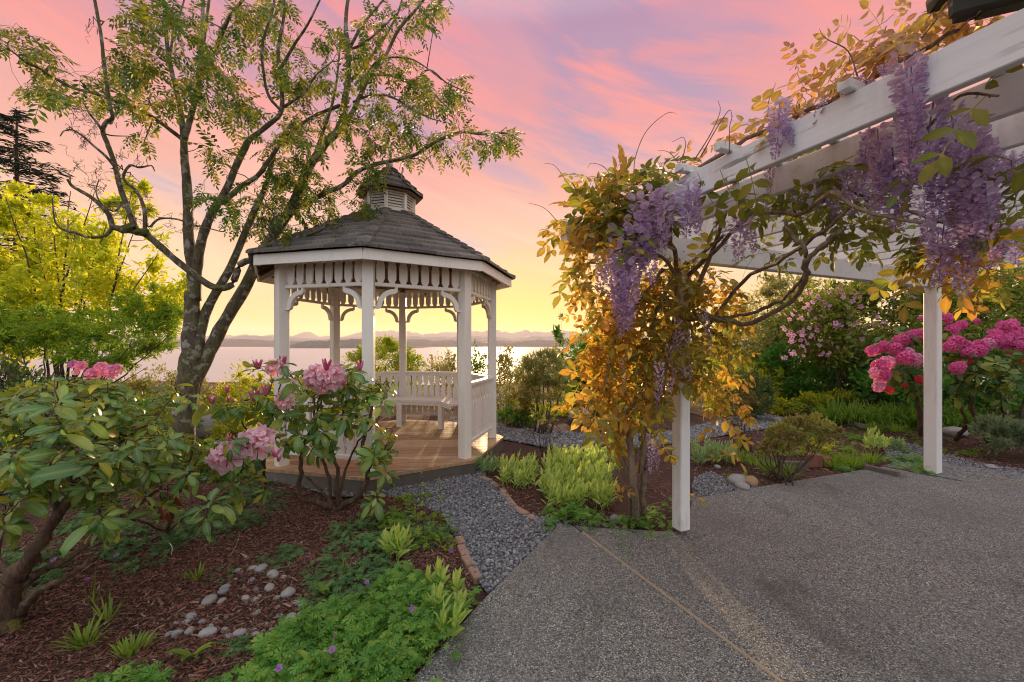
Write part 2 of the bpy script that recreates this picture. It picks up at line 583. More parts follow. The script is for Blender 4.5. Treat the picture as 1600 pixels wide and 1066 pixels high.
M_white = white_paint('gazebo_white_paint', (.84, .80, .74), .3)
M_white_post = white_paint('post_white_paint', (.82, .81, .79), .55, 4.0)
M_white_old = white_paint('pergola_white_paint', (.80, .81, .82), .5, 4.0, .8)
M_bark_rowan = bark_mat('rowan_bark', [(.035, .026, .018), (.10, .075, .05), (.19, .15, .11)], 16, moss=.3, lichen=.6)
M_bark_rhodo = bark_mat('rhododendron_bark', [(.03, .018, .012), (.09, .05, .03), (.19, .11, .07)], 22, moss=.08)
M_bark_vine = bark_mat('wisteria_bark', [(.10, .07, .045), (.22, .16, .10), (.34, .26, .18)], 20)
M_bark_dark = bark_mat('dark_bark', [(.03, .02, .015), (.08, .055, .04), (.14, .10, .07)], 12)
M_moss = simple_mat('moss', [(.09, .10, .015), (.18, .17, .03), (.13, .14, .03)], .95, 40, .9, .02)
# ------------------------------------------------------------------ outlines on the ground
def gp(*pts):
    return np.array([G(x, y)[:2] for x, y in pts])

PATIO = gp((640, 1066), (760, 932), (875, 818), (930, 824), (1062, 832), (1085, 779), (1190, 760), (1380, 729), (1440, 741), (1500, 752))
PATIO = np.vstack([[-.62, -3.0], [-.62, .9], PATIO, [[9.0, 3.95], [9.0, -3.0]]])
GRAVEL_PATH = gp((1000, 826), (880, 816), (762, 925), (735, 885), (715, 845), (690, 800), (600, 772), (520, 775), (430, 745), (380, 735), (400, 690), (733, 690), (738, 716), (765, 750), (790, 775), (822, 800))
GRAVEL_PATH = np.vstack([GRAVEL_PATH])
GRAVEL_BACK = gp((700, 655), (775, 650), (790, 668), (860, 672), (960, 680), (1060, 672), (1120, 656), (1185, 644), (1225, 652), (1215, 666), (1100, 684), (950, 706), (850, 697), (780, 684), (740, 690), (700, 672))
GRAVEL_FAR = gp((735, 640), (740, 612), (800, 612), (800, 625), (790, 650), (775, 668), (735, 668))
GRAVEL_POST = gp((1078, 788), (1085, 745), (1110, 735), (1150, 752), (1195, 762))
GRAVEL_R1 = gp((1385, 712), (1378, 694), (1410, 690), (1440, 697), (1470, 706), (1540, 724), (1600, 733), (1700, 745), (1700, 760), (1500, 746), (1440, 734), (1400, 728))
PAVE_R = gp((1380, 727), (1440, 739), (1500, 750), (1640, 768), (1720, 770), (1720, 752), (1560, 735), (1475, 722), (1400, 722))
PLATE_END = 17.0

def ground_h(x, y):
    x = np.asarray(x, float); y = np.asarray(y, float)
    edge = 16.0 + 1.0 * np.sin(x * .3)
    d = np.maximum(y - edge, 0)
    h = -.03 - np.minimum(d * .55, 37)
    near = np.clip((30 - np.hypot(x, y)) / 10, 0, 1)
    return h + near * (.012 * np.sin(x * 5.1 + y * 1.7) + .012 * np.sin(y * 6.3 - x * 2.2))

# ground sheet
gx = np.concatenate([-np.geomspace(9000, 14, 26), np.linspace(-12, 14, 131), np.geomspace(16, 9000, 26)])
gy = np.concatenate([[-9000, -3000, -800, -200, -60, -20, -8], np.linspace(-4, 22, 131), np.geomspace(23, 120, 20)])
XX, YY = np.meshgrid(gx, gy)
ZZ = ground_h(XX, YY)
V = np.stack([XX, YY, ZZ], -1).reshape(-1, 3)
nx, ny = len(gx), len(gy)
i = np.arange(ny - 1)[:, None] * nx; j = np.arange(nx - 1)[None]
q = np.stack([i + j, i + j + 1, i + nx + j + 1, i + nx + j], -1).reshape(-1, 4)

m, nt, out = new_mat('mulch_soil')
p = geo_pos(nt)
n1 = obj_noise(nt, 60.0, 6, .7, mapping(nt, p, (1, 1, 1)), 1.2)
n2 = obj_noise(nt, 3.0, 4, .6, p)
c = RAMP(nt, n1, [(.3, (.018, .009, .007)), (.48, (.07, .03, .02)), (.60, (.14, .062, .042)), (.75, (.24, .12, .085))]).outputs[0]
c = MIX(nt, MAPR(nt, n2, .4, .7, 0, .5), c, (.045, .022, .016))
b = N(nt, 'BsdfPrincipled', i_Roughness=.95)
L(nt, c, b.inputs['Base Color']); bump(nt, n1, 1.0, .02, b); L(nt, b.outputs[0], out.inputs[0])
M_mulch = m
build('ground', Acc().add(V, [q]), M_mulch, smooth=True, kind='structure')

def flat(name, poly, z, mat, thick=.0, **kw):
    import mathutils
    poly = np.asarray(poly)
    tris = mathutils.geometry.tessellate_polygon([[Vector((a, b_, 0)) for a, b_ in poly]])
    V = np.column_stack([poly, np.full(len(poly), z)])
    T = np.array(tris)
    a = V[T[:, 1]] - V[T[:, 0]]; c_ = V[T[:, 2]] - V[T[:, 0]]
    fl = np.cross(a, c_)[:, 2] < 0
    T[fl] = T[fl][:, ::-1]
    acc = Acc()
    Fs = [T]
    if thick:
        n = len(poly)
        V = np.vstack([V, V - [0, 0, thick]])
        ar = sum(poly[i][0] * poly[(i + 1) % n][1] - poly[(i + 1) % n][0] * poly[i][1] for i in range(n))
        Fs.append([[i, n + i, n + (i + 1) % n, (i + 1) % n] if ar > 0 else [i, (i + 1) % n, n + (i + 1) % n, n + i] for i in range(n)])
    acc.add(V, Fs)
    return build(name, acc, mat, **kw)

# exposed aggregate
m, nt, out = new_mat('exposed_aggregate')
p = geo_pos(nt)
vo = N(nt, 'TexVoronoi', i_Scale=150.0); L(nt, p, vo.inputs['Vector'])
vr = nt.nodes.new('ShaderNodeSeparateColor'); L(nt, vo.outputs['Color'], vr.inputs[0])
c = RAMP(nt, vr.outputs[0], [(0, (.06, .068, .072)), (.22, (.165, .176, .176)), (.45, (.32, .325, .305)), (.62, (.48, .44, .36)), (.78, (.27, .283, .285)), (.9, (.62, .57, .47)), (1, (.84, .81, .75))]).outputs[0]
edge = MAPR(nt, vo.outputs['Distance'], .25, .62, 0, 1)
c = MIX(nt, MATH(nt, 'MULTIPLY', edge, .6), c, (.075, .075, .072))
big = obj_noise(nt, .9, 5, .6, p); mid = obj_noise(nt, 7.0, 5, .65, p)
c = MIX(nt, MAPR(nt, big, .42, .70, 0, .55), c, (.15, .15, .15))
c = MIX(nt, MAPR(nt, mid, .55, .75, 0, .35), c, (.24, .20, .155))
st = obj_noise(nt, 1.7, 6, .7, mapping(nt, p, (1, .5, 1), (0, 0, .6)), 1.0)
c = MIX(nt, MAPR(nt, st, .56, .66, 0, .5), c, (.085, .075, .068))
# hairline crack and stained streaks
cr = N(nt, 'TexNoise', i_Scale=.8, i_Detail=6.0, i_Distortion=.4); L(nt, p, cr.inputs['Vector'])
ck = MATH(nt, 'ABSOLUTE', MATH(nt, 'SUBTRACT', cr.outputs[0], .5))
c = MIX(nt, MAPR(nt, ck, .0012, .0, 0, .5), c, (.02, .02, .02))
b = N(nt, 'BsdfPrincipled', i_Roughness=.85)
b.inputs['Specular IOR Level'].default_value = .12
L(nt, c, b.inputs['Base Color'])
bump(nt, MATH(nt, 'SUBTRACT', 1.0, vo.outputs['Distance']), .9, .006, b)
L(nt, b.outputs[0], out.inputs[0])
M_agg = m

# the patio is two slabs with a timber strip between them
A0 = G(900, 824)[:2]; A1 = G(1222, 1066)[:2]
d = nrm(A1 - A0); A0 = A0 - d * .02; A1 = A0 + d * 6
nrm2 = np.array([-d[1], d[0]])
def clip(poly, n, c):
    """keep n.p <= c"""
    out_ = []
    k = len(poly)
    for i in range(k):
        a, b_ = poly[i], poly[(i + 1) % k]
        da, db = n @ a - c, n @ b_ - c
        if da <= 0: out_.append(a)
        if da * db < 0: out_.append(a + (b_ - a) * da / (da - db))
    return np.array(out_)
c0 = nrm2 @ A0
left = clip(PATIO, -nrm2, -(c0 + .012)) if True else None
right = clip(PATIO, nrm2, c0 - .012)
flat('patio', left, 0.0, M_agg, .12, kind='structure')
flat('patio', right, 0.0, M_agg, .12, kind='structure')
M_strip = simple_mat('weathered_timber', [(.30, .23, .15), (.42, .33, .22)], .9, 30, .4, .005, (1, 1, 1))
s = Acc(); beam(s, [A0[0] + d[0] * .12, A0[1] + d[1] * .12, -.046], [A1[0], A1[1], -.046], .021, .10)
build('timber_strip', s, M_strip, kind='structure')
flat('patio', PAVE_R + [0, .0], -.003, M_agg, .12, kind='structure')
s = Acc()
qq = gp((1474, 734), (1760, 778))
beam(s, [*qq[0], .001], [*qq[1], .001], .02, .012)
build('timber_strip', s, M_strip, kind='structure')

# gravel sheets and loose stones
m, nt, out = new_mat('gravel_bed')
p = geo_pos(nt)
vo = N(nt, 'TexVoronoi', i_Scale=38.0); L(nt, p, vo.inputs['Vector'])
vr = nt.nodes.new('ShaderNodeSeparateColor'); L(nt, vo.outputs['Color'], vr.inputs[0])
c = RAMP(nt, vr.outputs[0], [(0, (.07, .08, .10)), (.4, (.20, .21, .24)), (.75, (.34, .34, .36)), (1, (.55, .54, .52))]).outputs[0]
c = MIX(nt, MAPR(nt, vo.outputs['Distance'], .3, .6, 0, .8), c, (.03, .03, .035))
b = N(nt, 'BsdfPrincipled', i_Roughness=.8); L(nt, c, b.inputs['Base Color'])
bump(nt, MATH(nt, 'SUBTRACT', 1.0, vo.outputs['Distance']), 1.0, .02, b)
L(nt, b.outputs[0], out.inputs[0]); M_gravel = m
GRAVELS = [GRAVEL_PATH, GRAVEL_BACK, GRAVEL_FAR, GRAVEL_POST, GRAVEL_R1]
for k, g in enumerate(GRAVELS):
    flat('gravel_path', g, -.012 - .002 * k, M_gravel, kind='structure')

M_pebble = simple_mat('grey_pebbles', [(.08, .09, .115), (.16, .17, .20), (.28, .285, .31), (.21, .19, .17), (.42, .42, .42)], .75, 30, 0)
stones = Acc()
tb = [blob(5, 3, .10, k) for k in range(4)]
for g, dens in zip(GRAVELS, (4600, 1100, 700, 2600, 1700)):
    lo, hi = g.min(0), g.max(0)
    area = .5 * abs(sum(g[i][0] * g[(i + 1) % len(g)][1] - g[(i + 1) % len(g)][0] * g[i][1] for i in range(len(g))))
    n = min(int(area * dens), 16000)
    pts = sample_poly(g, n)
    pts = pts[~in_poly(pts, PATIO)]
    sz = (.0082 if dens > 1500 else .0135) * np.exp(rng.normal(size=len(pts)) * .3)
    for k in range(4):
        w = np.arange(len(pts)) % 4 == k
        M = frames(rdir(w.sum()), rdir(w.sum()), np.stack([sz[w], sz[w] * 1.35, sz[w] * .75], 1))
        # keep them flat-ish
        T = np.column_stack([pts[w], rng.random(w.sum()) * .014 - .012])
        inst(stones, tb[k], M, T)
build('gravel', stones, M_pebble, kind='stuff', label='loose grey gravel stones spread over the garden path', cat='gravel')

# shredded bark mulch on the beds nearest the camera
chip = (np.array([[-.5, 0, 0], [.5, .05, 0], [.1, .5, .5], [-.1, 1, .1]], float), [np.array([[0, 1, 2], [1, 3, 2], [3, 0, 2], [0, 3, 1]])], np.zeros(4))
M_chips = simple_mat('bark_chips', [(.035, .014, .010), (.13, .044, .028), (.23, .08, .05), (.32, .13, .085), (.08, .03, .02), (.44, .28, .20)], .9, 30, 0)
mulch = Acc()
def chips(poly, n, s):
    pts = sample_poly(poly, n)
    ok = ~in_poly(pts, PATIO)
    for g in GRAVELS: ok &= ~in_poly(pts, g)
    pts = pts[ok]; k = len(pts)
    y = rdir(k) * [1, 1, .22]
    ln = s * np.exp(rng.normal(size=k) * .45)
    M = frames(y, rdir(k, (0, 0, 2)), np.stack([ln * .24, ln, ln * .16], 1))
    T = np.column_stack([pts, ground_h(pts[:, 0], pts[:, 1]) + rng.random(k) * .022])
    inst(mulch, chip, M, T)
chips([[-3.2, 1.55], [-.4, 1.55], [-.2, 3.0], [-1.2, 4.6], [-4.6, 4.6]], 88000, .023)
chips([[-.2, 2.8], [.9, 2.8], [1.2, 5.6], [-.6, 5.6]], 16000, .026)
chips([[1.3, 3.9], [5.5, 3.9], [9.0, 6.5], [7.5, 8.5], [1.3, 7.5]], 18000, .035)
build('bark_mulch', mulch, M_chips, kind='stuff', label='shredded red-brown bark mulch covering the flower beds', cat='mulch')

# water
WZ = -30.0
m, nt, out = new_mat('sea_water')
p = geo_pos(nt)
n1 = obj_noise(nt, .04, 6, .65, mapping(nt, p, (.5, 1.6, 1)))
n2 = obj_noise(nt, .003, 3, .5, mapping(nt, p, (.3, 2.5, 1)))
b = N(nt, 'BsdfPrincipled', i_Roughness=.16)
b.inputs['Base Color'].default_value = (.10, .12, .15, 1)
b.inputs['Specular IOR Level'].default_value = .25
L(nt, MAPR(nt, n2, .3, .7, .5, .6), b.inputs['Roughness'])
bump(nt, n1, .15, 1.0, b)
b.inputs['Base Color'].default_value = (.56, .49, .45, 1)  # pale reflection of the sky put into the base colour
L(nt, b.outputs[0], out.inputs[0])
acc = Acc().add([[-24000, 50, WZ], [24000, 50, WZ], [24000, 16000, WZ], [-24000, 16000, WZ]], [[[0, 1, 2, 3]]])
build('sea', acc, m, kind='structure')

# far shores: an island, a long low shore and two ranges of mountains behind one another
def rnoise(x, seed, octs):
    r = np.random.default_rng(seed); y = np.zeros_like(x)
    for f_, a in octs:
        k = np.arange(int(x.max() * f_ - x.min() * f_) + 4); v = r.random(len(k))
        xx = (x - x.min()) * f_; i0 = xx.astype(int); t = xx - i0; t = t * t * (3 - 2 * t)
        y += a * (v[i0] * (1 - t) + v[i0 + 1] * t - .5)
    return y
def ridge(name, Y, px, top, depth, mat, seed, octs, step=2.0):
    """range of hills at distance Y whose crest passes the given photograph points"""
    xs = np.arange(px[0], px[-1] + step, step)
    ht = np.interp(xs, px, top) + rnoise(xs, seed, octs)
    crest = (xs - 800) / F * Y
    zt = EYE + (HOR - ht) / F * Y
    zt = np.maximum(zt, WZ + .5)
    rows = []
    for k, (t, f_) in enumerate(((0, 0.0), (.25, .38), (.5, .66), (.75, .86), (1, 1.0), (1.6, .5), (2.2, 0))):
        z = WZ - 4 + (zt - WZ + 4) * f_
        if 0 < f_ < 1: z = z + (zt - WZ) * .10 * rnoise(xs, seed + k + 9, [(.12, 1), (.4, .6)])
        rows.append(np.column_stack([crest, np.full(len(xs), Y - depth + depth * t), z]))
    V = np.concatenate(rows); n = len(xs)
    i = np.arange(6)[:, None] * n; j = np.arange(n - 1)[None]
    q = np.stack([i + j, i + j + 1, i + n + j + 1, i + n + j], -1).reshape(-1, 4)
    build(name, Acc().add(V, [q]), mat, kind='structure')
M_forest = simple_mat('forest_hill', [(.03, .045, .05), (.05, .065, .06)], .95, .02, 0)
M_mount = simple_mat('mountain_rock', [(.10, .11, .13), (.16, .16, .18)], .95, .004, 0)
ridge('island', 3300, [430, 452, 480, 530, 562, 585, 600, 640, 700], [545, 539.5, 533, 531, 529.5, 531, 537, 540, 546], 200, M_forest, 3, [(.5, 1.1), (.15, 1.5)])
ridge('far_shore', 5200, [-300, 250, 330, 360, 430, 520, 640, 740, 860, 1000, 1300, 2000], [532, 533, 531, 530, 532, 536, 531, 532.5, 531, 533, 532, 530], 500, M_forest, 5, [(.05, 2.5), (.4, .7)])
ridge('foothills', 8000, [-300, 200, 340, 380, 450, 520, 600, 700, 800, 900, 1200, 2000], [528, 530, 529, 525, 528, 529, 527, 526, 527, 525, 527, 528], 900, M_mount, 6, [(.03, 4), (.2, 1.5)])
ridge('mountains', 13000, [-300, 250, 400, 470, 540, 600, 620, 660, 720, 760, 800, 850, 900, 1200, 2000], [524, 527, 526, 522, 524, 517, 516, 523, 519, 516, 520, 518, 521, 520, 519], 1500, M_mount, 8, [(.05, 6), (.2, 3.5), (.6, 1.2)])
# ------------------------------------------------------------------ gazebo
GC = np.array([-1.7125, 5.66]); GR = 1.436; GTH = -2.2126
DECK = .15
def oct_pt(k, r, z):
    a = GTH + k * pi / 4
    return np.array([GC[0] + r * math.cos(a), GC[1] + r * math.sin(a), z])
gaz = thing('gazebo', (GC[0], GC[1], 0), 'white octagonal garden gazebo with grey shingle roof, louvred cupola and timber deck', 'gazebo')
M_deck = None
m, nt, out = new_mat('deck_wood')
p = geo_pos(nt)
n1 = obj_noise(nt, 14.0, 6, .65, mapping(nt, p, (.35, 5.0, 1), (0, 0, 0)), .5)
v = varying(nt)
c = RAMP(nt, v, [(0, (.26, .14, .06)), (.3, (.56, .34, .16)), (.6, (.38, .22, .10)), (1, (.72, .50, .28))]).outputs[0]
c = MIX(nt, MAPR(nt, n1, .38, .68, 0, .75), c, (.16, .085, .045))
n2 = obj_noise(nt, 3.0, 5, .6, p)
c = MIX(nt, MAPR(nt, n2, .5, .72, 0, .5), c, (.36, .29, .23))
b = N(nt, 'BsdfPrincipled', i_Roughness=.55); L(nt, c, b.inputs['Base Color'])
bump(nt, n1, .3, .004, b); L(nt, b.outputs[0], out.inputs[0]); M_deck = m
M_rim = simple_mat('stained_rim', [(.10, .085, .07), (.17, .145, .12)], .85, 6, .4, .01)
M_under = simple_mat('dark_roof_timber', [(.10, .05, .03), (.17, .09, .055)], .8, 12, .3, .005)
m, nt, out = new_mat('roof_shingles')
p = geo_pos(nt)
n1 = obj_noise(nt, 70.0, 5, .7, mapping(nt, p, (1, 1, .4)))
v = varying(nt)
c = RAMP(nt, v, [(0, (.055, .05, .048)), (.5, (.14, .125, .112)), (1, (.25, .22, .19))]).outputs[0]
c = MIX(nt, MAPR(nt, n1, .4, .65, 0, .6), c, (.035, .03, .035))
n2 = obj_noise(nt, 5.0, 5, .6, p)
c = MIX(nt, MAPR(nt, n2, .52, .68, 0, .4), c, (.14, .125, .08))
b = N(nt, 'BsdfPrincipled', i_Roughness=.8); L(nt, c, b.inputs['Base Color'])
bump(nt, n1, .7, .006, b); L(nt, b.outputs[0], out.inputs[0]); M_shingle = m

# deck: rim + planks
s = Acc()
RD = GR + .16
for k in range(8):
    a, b_ = oct_pt(k, RD, 0), oct_pt(k + 1, RD, 0)
    mid = (a + b_) / 2; ax = nrm(b_ - a); inn = nrm(np.array([GC[0], GC[1], 0]) - mid)
    beam(s, a + inn * .02 + [0, 0, .022], b_ + inn * .02 + [0, 0, .022], .04, .20)
build('deck_rim', s, M_rim, gaz)
ang = rad(3.5); da = np.array([math.cos(ang), math.sin(ang)]); dn = np.array([-da[1], da[0]])
op = np.array([oct_pt(k, RD + .01, 0)[:2] for k in range(8)])
pw = .138
kk = int(2 * RD / pw) + 2
for i in range(-kk // 2, kk // 2 + 1):
    lo = dn @ GC + i * pw + .005; hi = lo + pw - .011
    pg = clip(clip(op, dn, hi), -dn, -lo)
    if len(pg) < 3: continue
    s = Acc(); prism(s, pg, .032, (0, 0, DECK - .016), (1, 0, 0), (0, 1, 0))
    build('deck_plank', s, M_deck, gaz)

# posts
PW = .115
for k in range(8):
    a = oct_pt(k, GR, 0); r = nrm(a - np.array([*GC, 0]))
    s = Acc(); beam(s, [a[0], a[1], DECK], [a[0], a[1], 2.40], PW, PW, up=r)
    build('post', s, M_white, gaz)

def frame2(k):
    """local frame of the side between post k and k+1: origin mid, axis, inward normal, free half width"""
    a, b_ = oct_pt(k, GR, 0), oct_pt(k + 1, GR, 0)
    mid = (a + b_) / 2; ax = nrm(b_ - a); inn = nrm(np.array([*GC, 0]) - mid)
    return mid, ax, inn, np.linalg.norm(b_ - a) / 2
Zr = 2.137                 # frieze rail
for k in range(8):
    mid, ax, inn, hw = frame2(k)
    w = hw - PW * .52
    fr = thing_part = Acc()
    beam(fr, mid - ax * w + [0, 0, Zr], mid + ax * w + [0, 0, Zr], .045, .038)
    beam(fr, mid - ax * w + [0, 0, 2.415], mid + ax * w + [0, 0, 2.415], .045, .05)
    fo = build('frieze', fr, M_white, gaz)
    n = 8; pitch = 2 * w / n; sw = pitch * .36; zb, zt = Zr + .019, 2.39
    zmid = zb + .045
    for i in range(n):
        u = -w + pitch * (i + .5)
        prof = [(-sw * .55, zb), (sw * .55, zb), (sw, zmid), (sw, zt - .05), (sw * .8, zt - .03), (sw * .8, zt), (-sw * .8, zt), (-sw * .8, zt - .03), (-sw, zt - .05), (-sw, zmid)]
        s = Acc(); prism(s, prof, .018, mid + ax * u, ax, (0, 0, 1))
        build('frieze_slat', s, M_white, fo)
    # curved brackets
    for sgn in (-1, 1):
        bs = .215; th = .052
        o = mid + ax * sgn * (w + .0) + np.array([0, 0, Zr - .019])
        t = np.linspace(0, pi / 2, 7)
        outer = [(-bs * (1 - math.sin(q_)) , -bs * (1 - math.cos(q_))) for q_ in t]
        # concave arc bulging to the corner: centre at (-bs, -bs)
        R1 = bs - .02; R0 = R1 - th
        arc1 = [(-bs + R1 * math.cos(q_), -bs + R1 * math.sin(q_)) for q_ in t]
        arc0 = [(-bs + R0 * math.cos(q_), -bs + R0 * math.sin(q_)) for q_ in t]
        prof = [(0, -bs - .02), (0, -bs), ] + [(0, -bs + .02)] + arc1 + [(-bs + .02, 0), (-bs - .02, 0), (-bs - .02, -.035)] + arc0[::-1][1:-1] + [(-.045, -bs - .02)]
        prof = [(0, -bs - .025)] + [(-.001, -bs)] + arc1[0:] + [(-bs, -.001), (-bs - .025, -.001), (-bs - .025, -.05)] + arc0[::-1][0:] + [(-.05, -bs - .025)]
        prof = [(u_ * (1 if sgn > 0 else -1), v_) for u_, v_ in prof]
        if sgn < 0: prof = prof[::-1]
        s = Acc(); prism(s, prof, .042, o, ax, (0, 0, 1))
        build('bracket', s, M_white, gaz)

# railings on every side but the entrance (between the second and third post)
for k in (0, 2, 3, 4, 5, 6, 7):
    mid, ax, inn, hw = frame2(k)
    w = hw - PW * .52
    s = Acc()
    beam(s, mid - ax * w + [0, 0, 1.012], mid + ax * w + [0, 0, 1.012], .085, .035)
    ro = build('railing', s, M_white, gaz)
    s = Acc(); beam(s, mid - ax * w + [0, 0, .975], mid + ax * w + [0, 0, .975], .036, .04)
    build('rail', s, M_white, ro)
    s = Acc(); beam(s, mid - ax * w + [0, 0, .300], mid + ax * w + [0, 0, .300], .045, .045)
    build('rail', s, M_white, ro)
    n = 9; pitch = 2 * w / n; sw = pitch / 2 - .010; z0, z1 = .3225, .955
    zc = .80; rr = .032
    def prof_side(sg):
        pts = [(sw, z0), (sw, z0 + .045), (sw - .010, z0 + .055), (sw - .010, z0 + .075), (sw, z0 + .085)]
        for q_ in np.linspace(-pi / 2 + .35, pi / 2 - .35, 5):
            pts.append((sw - rr * math.cos(q_) * .8, zc + rr * 1.25 * math.sin(q_) / math.sin(pi / 2 - .35)))
        pts += [(sw - .006, zc + rr * 1.6), (sw - .006, z1)]
        return pts
    right_ = prof_side(1)
    prof = right_ + [(-a_, b_) for a_, b_ in right_[::-1]]
    for i in range(n):
        s = Acc(); prism(s, prof, .018, mid + ax * (-w + pitch * (i + .5)), ax, (0, 0, 1))
        build('baluster', s, M_white, ro)

# bench along the back sides
SB = DECK + .43
bo = None
for k in (3, 4, 5, 6):
    a, b_ = oct_pt(k, GR - .06, SB), oct_pt(k + 1, GR - .06, SB)
    c_, d_ = oct_pt(k + 1, GR - .50, SB), oct_pt(k, GR - .50, SB)
    if k == 3:
        a = a * .55 + b_ * .45; d_ = d_ * .55 + c_ * .45
    sh = lambda q_, r_: q_ + nrm(r_ - q_) * .002
    pg = np.array([sh(a, b_), sh(b_, a), sh(c_, d_), sh(d_, c_)])[:, :2]
    s = Acc(); prism(s, pg, .036, (0, 0, SB), (1, 0, 0), (0, 1, 0))
    # apron board under the front edge
    beam(s, d_ + [0, 0, -.045] + nrm(b_ - c_) * .03, c_ + [0, 0, -.045] + nrm(b_ - c_) * .03, .022, .052)
    build('bench_seat', s, M_white, gaz)
for k in (4, 5, 6):
    a = oct_pt(k, GR - .53 + .06, 0)
    s = Acc(); beam(s, [a[0], a[1], DECK], [a[0], a[1], SB - .02], .085, .06, up=nrm(a - np.array([*GC, 0])))
    build('bench_leg', s, M_white, gaz)

# eaves and roof
RE, ZE = 1.725, 2.45
RC, ZC = .33, 3.29
s = Acc()
for k in range(8):
    a, b_ = oct_pt(k, RE, ZE - .055), oct_pt(k + 1, RE, ZE - .055)
    mid = (a + b_) / 2; inn = nrm(np.array([*GC, mid[2]]) - mid)
    ax = nrm(b_ - a)
    prism(s, [(0, -.055), (np.linalg.norm(b_ - a), -.055), (np.linalg.norm(b_ - a) - .012, .055), (.012, .055)], .022, a + inn * (.011), ax, (0, 0, 1), .5)
fas = build('fascia', s, M_white, gaz)
s = Acc()
ro_, ri_ = [], []
for k in range(8):
    ro_.append(oct_pt(k, RE - .02, ZE - .01)); ri_.append(oct_pt(k, RC - .04, ZC - .01))
ro_, ri_ = np.array(ro_), np.array(ri_)
V = np.vstack([ro_, ri_, ro_ - [0, 0, .02], ri_ - [0, 0, .02]])
q = [[i, (i + 1) % 8, 8 + (i + 1) % 8, 8 + i] for i in range(8)]
q2 = [[16 + (i + 1) % 8, 16 + i, 24 + i, 24 + (i + 1) % 8] for i in range(8)]
q3 = [[i, 16 + i, 16 + (i + 1) % 8, (i + 1) % 8] for i in range(8)]
s.add(V, [q, q2, q3])
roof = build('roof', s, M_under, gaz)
for k in range(8):                                  # hip rafters and soffit rafters under the roof
    s = Acc()
    beam(s, oct_pt(k, RE - .03, ZE - .075), oct_pt(k, .20, ZC + .02 - .05), .04, .09)
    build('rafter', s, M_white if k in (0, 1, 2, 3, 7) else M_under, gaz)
s = Acc()
for k in range(8):
    for t in (.33, .67):
        a = oct_pt(k, RE - .03, ZE - .07) * (1 - t) + oct_pt(k + 1, RE - .03, ZE - .07) * t
        b_ = oct_pt(k, .5, ZC - .14) * (1 - t) + oct_pt(k + 1, .5, ZC - .14) * t
        beam(s, a, b_, .035, .07)
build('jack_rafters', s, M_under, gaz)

def facet_shingles(k, R0, Z0, R1, Z1, ncourse, tilew, parent, th=.030, every=True, acc=None, over=.03):
    """courses of shingles on the facet between hips k and k+1 (R0,Z0 eave; R1,Z1 top)"""
    for c_ in range(ncourse):
        f0 = c_ / ncourse; f1 = min(1.0, (c_ + 1.18) / ncourse)
        def pt(f, side, lift):
            R = R0 + (R1 - R0) * f; Z = Z0 + (Z1 - Z0) * f + lift
            return oct_pt(k, R, Z), oct_pt(k + 1, R, Z)
        jig = rng.normal() * .003
        a0, b0 = pt(f0 - (over if c_ == 0 else 0) * .5, 0, th + .012 + jig)
        a1, b1 = pt(f1, 0, .006)
        W0 = np.linalg.norm(b0 - a0); W1 = np.linalg.norm(b1 - a1)
        ax = (b0 - a0) / W0
        m0, m1 = (a0 + b0) / 2, (a1 + b1) / 2
        off = (c_ % 2) * tilew * .5 + rng.random() * .05
        e = [-W0 / 2]
        x = -W0 / 2 + tilew * .5 - off + tilew * .2
        while x < W0 / 2 - .03:
            if x > -W0 / 2 + .04: e.append(x)
            x += tilew * (1 + rng.normal() * .12)
        e.append(W0 / 2)
        for i in range(len(e) - 1):
            l, r = e[i] + .002, e[i + 1] - .002
            lift = np.array([0, 0, rng.normal() * .0015])
            l1, r1 = np.clip([l, r], -W1 / 2, W1 / 2)
            if r1 - l1 < .004: 
                mm = (l1 + r1) / 2; l1, r1 = mm - .002, mm + .002
            up4 = [m0 + ax * l + lift, m0 + ax * r + lift, m1 + ax * r1 + lift, m1 + ax * l1 + lift]
            dn4 = [v_ - [0, 0, th] for v_ in up4]
            s = acc if acc is not None else Acc()
            s.add(up4 + dn4, [[[0, 1, 2, 3], [4, 7, 6, 5], [0, 4, 5, 1], [1, 5, 6, 2], [2, 6, 7, 3], [3, 7, 4, 0]]], rng.random())
            if acc is None: build('shingle', s, M_shingle, parent)

def hip_caps(k, R0, Z0, R1, Z1, n, parent, acc=None, w=.068, th=.03):
    for c_ in range(n):
        f0, f1 = c_ / n - .01, min(1, (c_ + 1.2) / n)
        s = acc if acc is not None else Acc()
        p0 = oct_pt(k, R0 + (R1 - R0) * f0, Z0 + (Z1 - Z0) * f0); p1 = oct_pt(k, R0 + (R1 - R0) * f1, Z0 + (Z1 - Z0) * f1)
        t = nrm(np.array([-math.sin(GTH + k * pi / 4), math.cos(GTH + k * pi / 4), 0]))
        dz = .0235 * 1.0
        V = []
        for p_, l_ in ((p0, .058), (p1, .026)):
            for sg in (-1, 0, 1):
                V.append(p_ + t * sg * w + [0, 0, l_ + (0 if sg == 0 else -w * .16) + rng.normal() * .001])
        V = np.array(V); V2 = V - [0, 0, th]
        s.add(np.vstack([V, V2]), [[[0, 1, 4, 3], [1, 2, 5, 4], [0, 6, 7, 1], [1, 7, 8, 2], [0, 3, 9, 6], [2, 8, 11, 5], [3, 4, 10, 9], [4, 5, 11, 10]]], rng.random())
        if acc is None: build('shingle', s, M_shingle, parent)

rest = Acc()
RS = RE + .035; ZS = ZE + .005
for k in range(8):
    near = k in (0, 1, 2)
    facet_shingles(k, RS, ZS, RC, ZC, 10, .28, roof, acc=None if near else rest)
for k in range(8):
    hip_caps(k, RS, ZS, RC, ZC, 12, roof, acc=None if k in (0, 1, 2, 3) else rest)
build('shingle_field', rest, M_shingle, roof, kind='stuff')

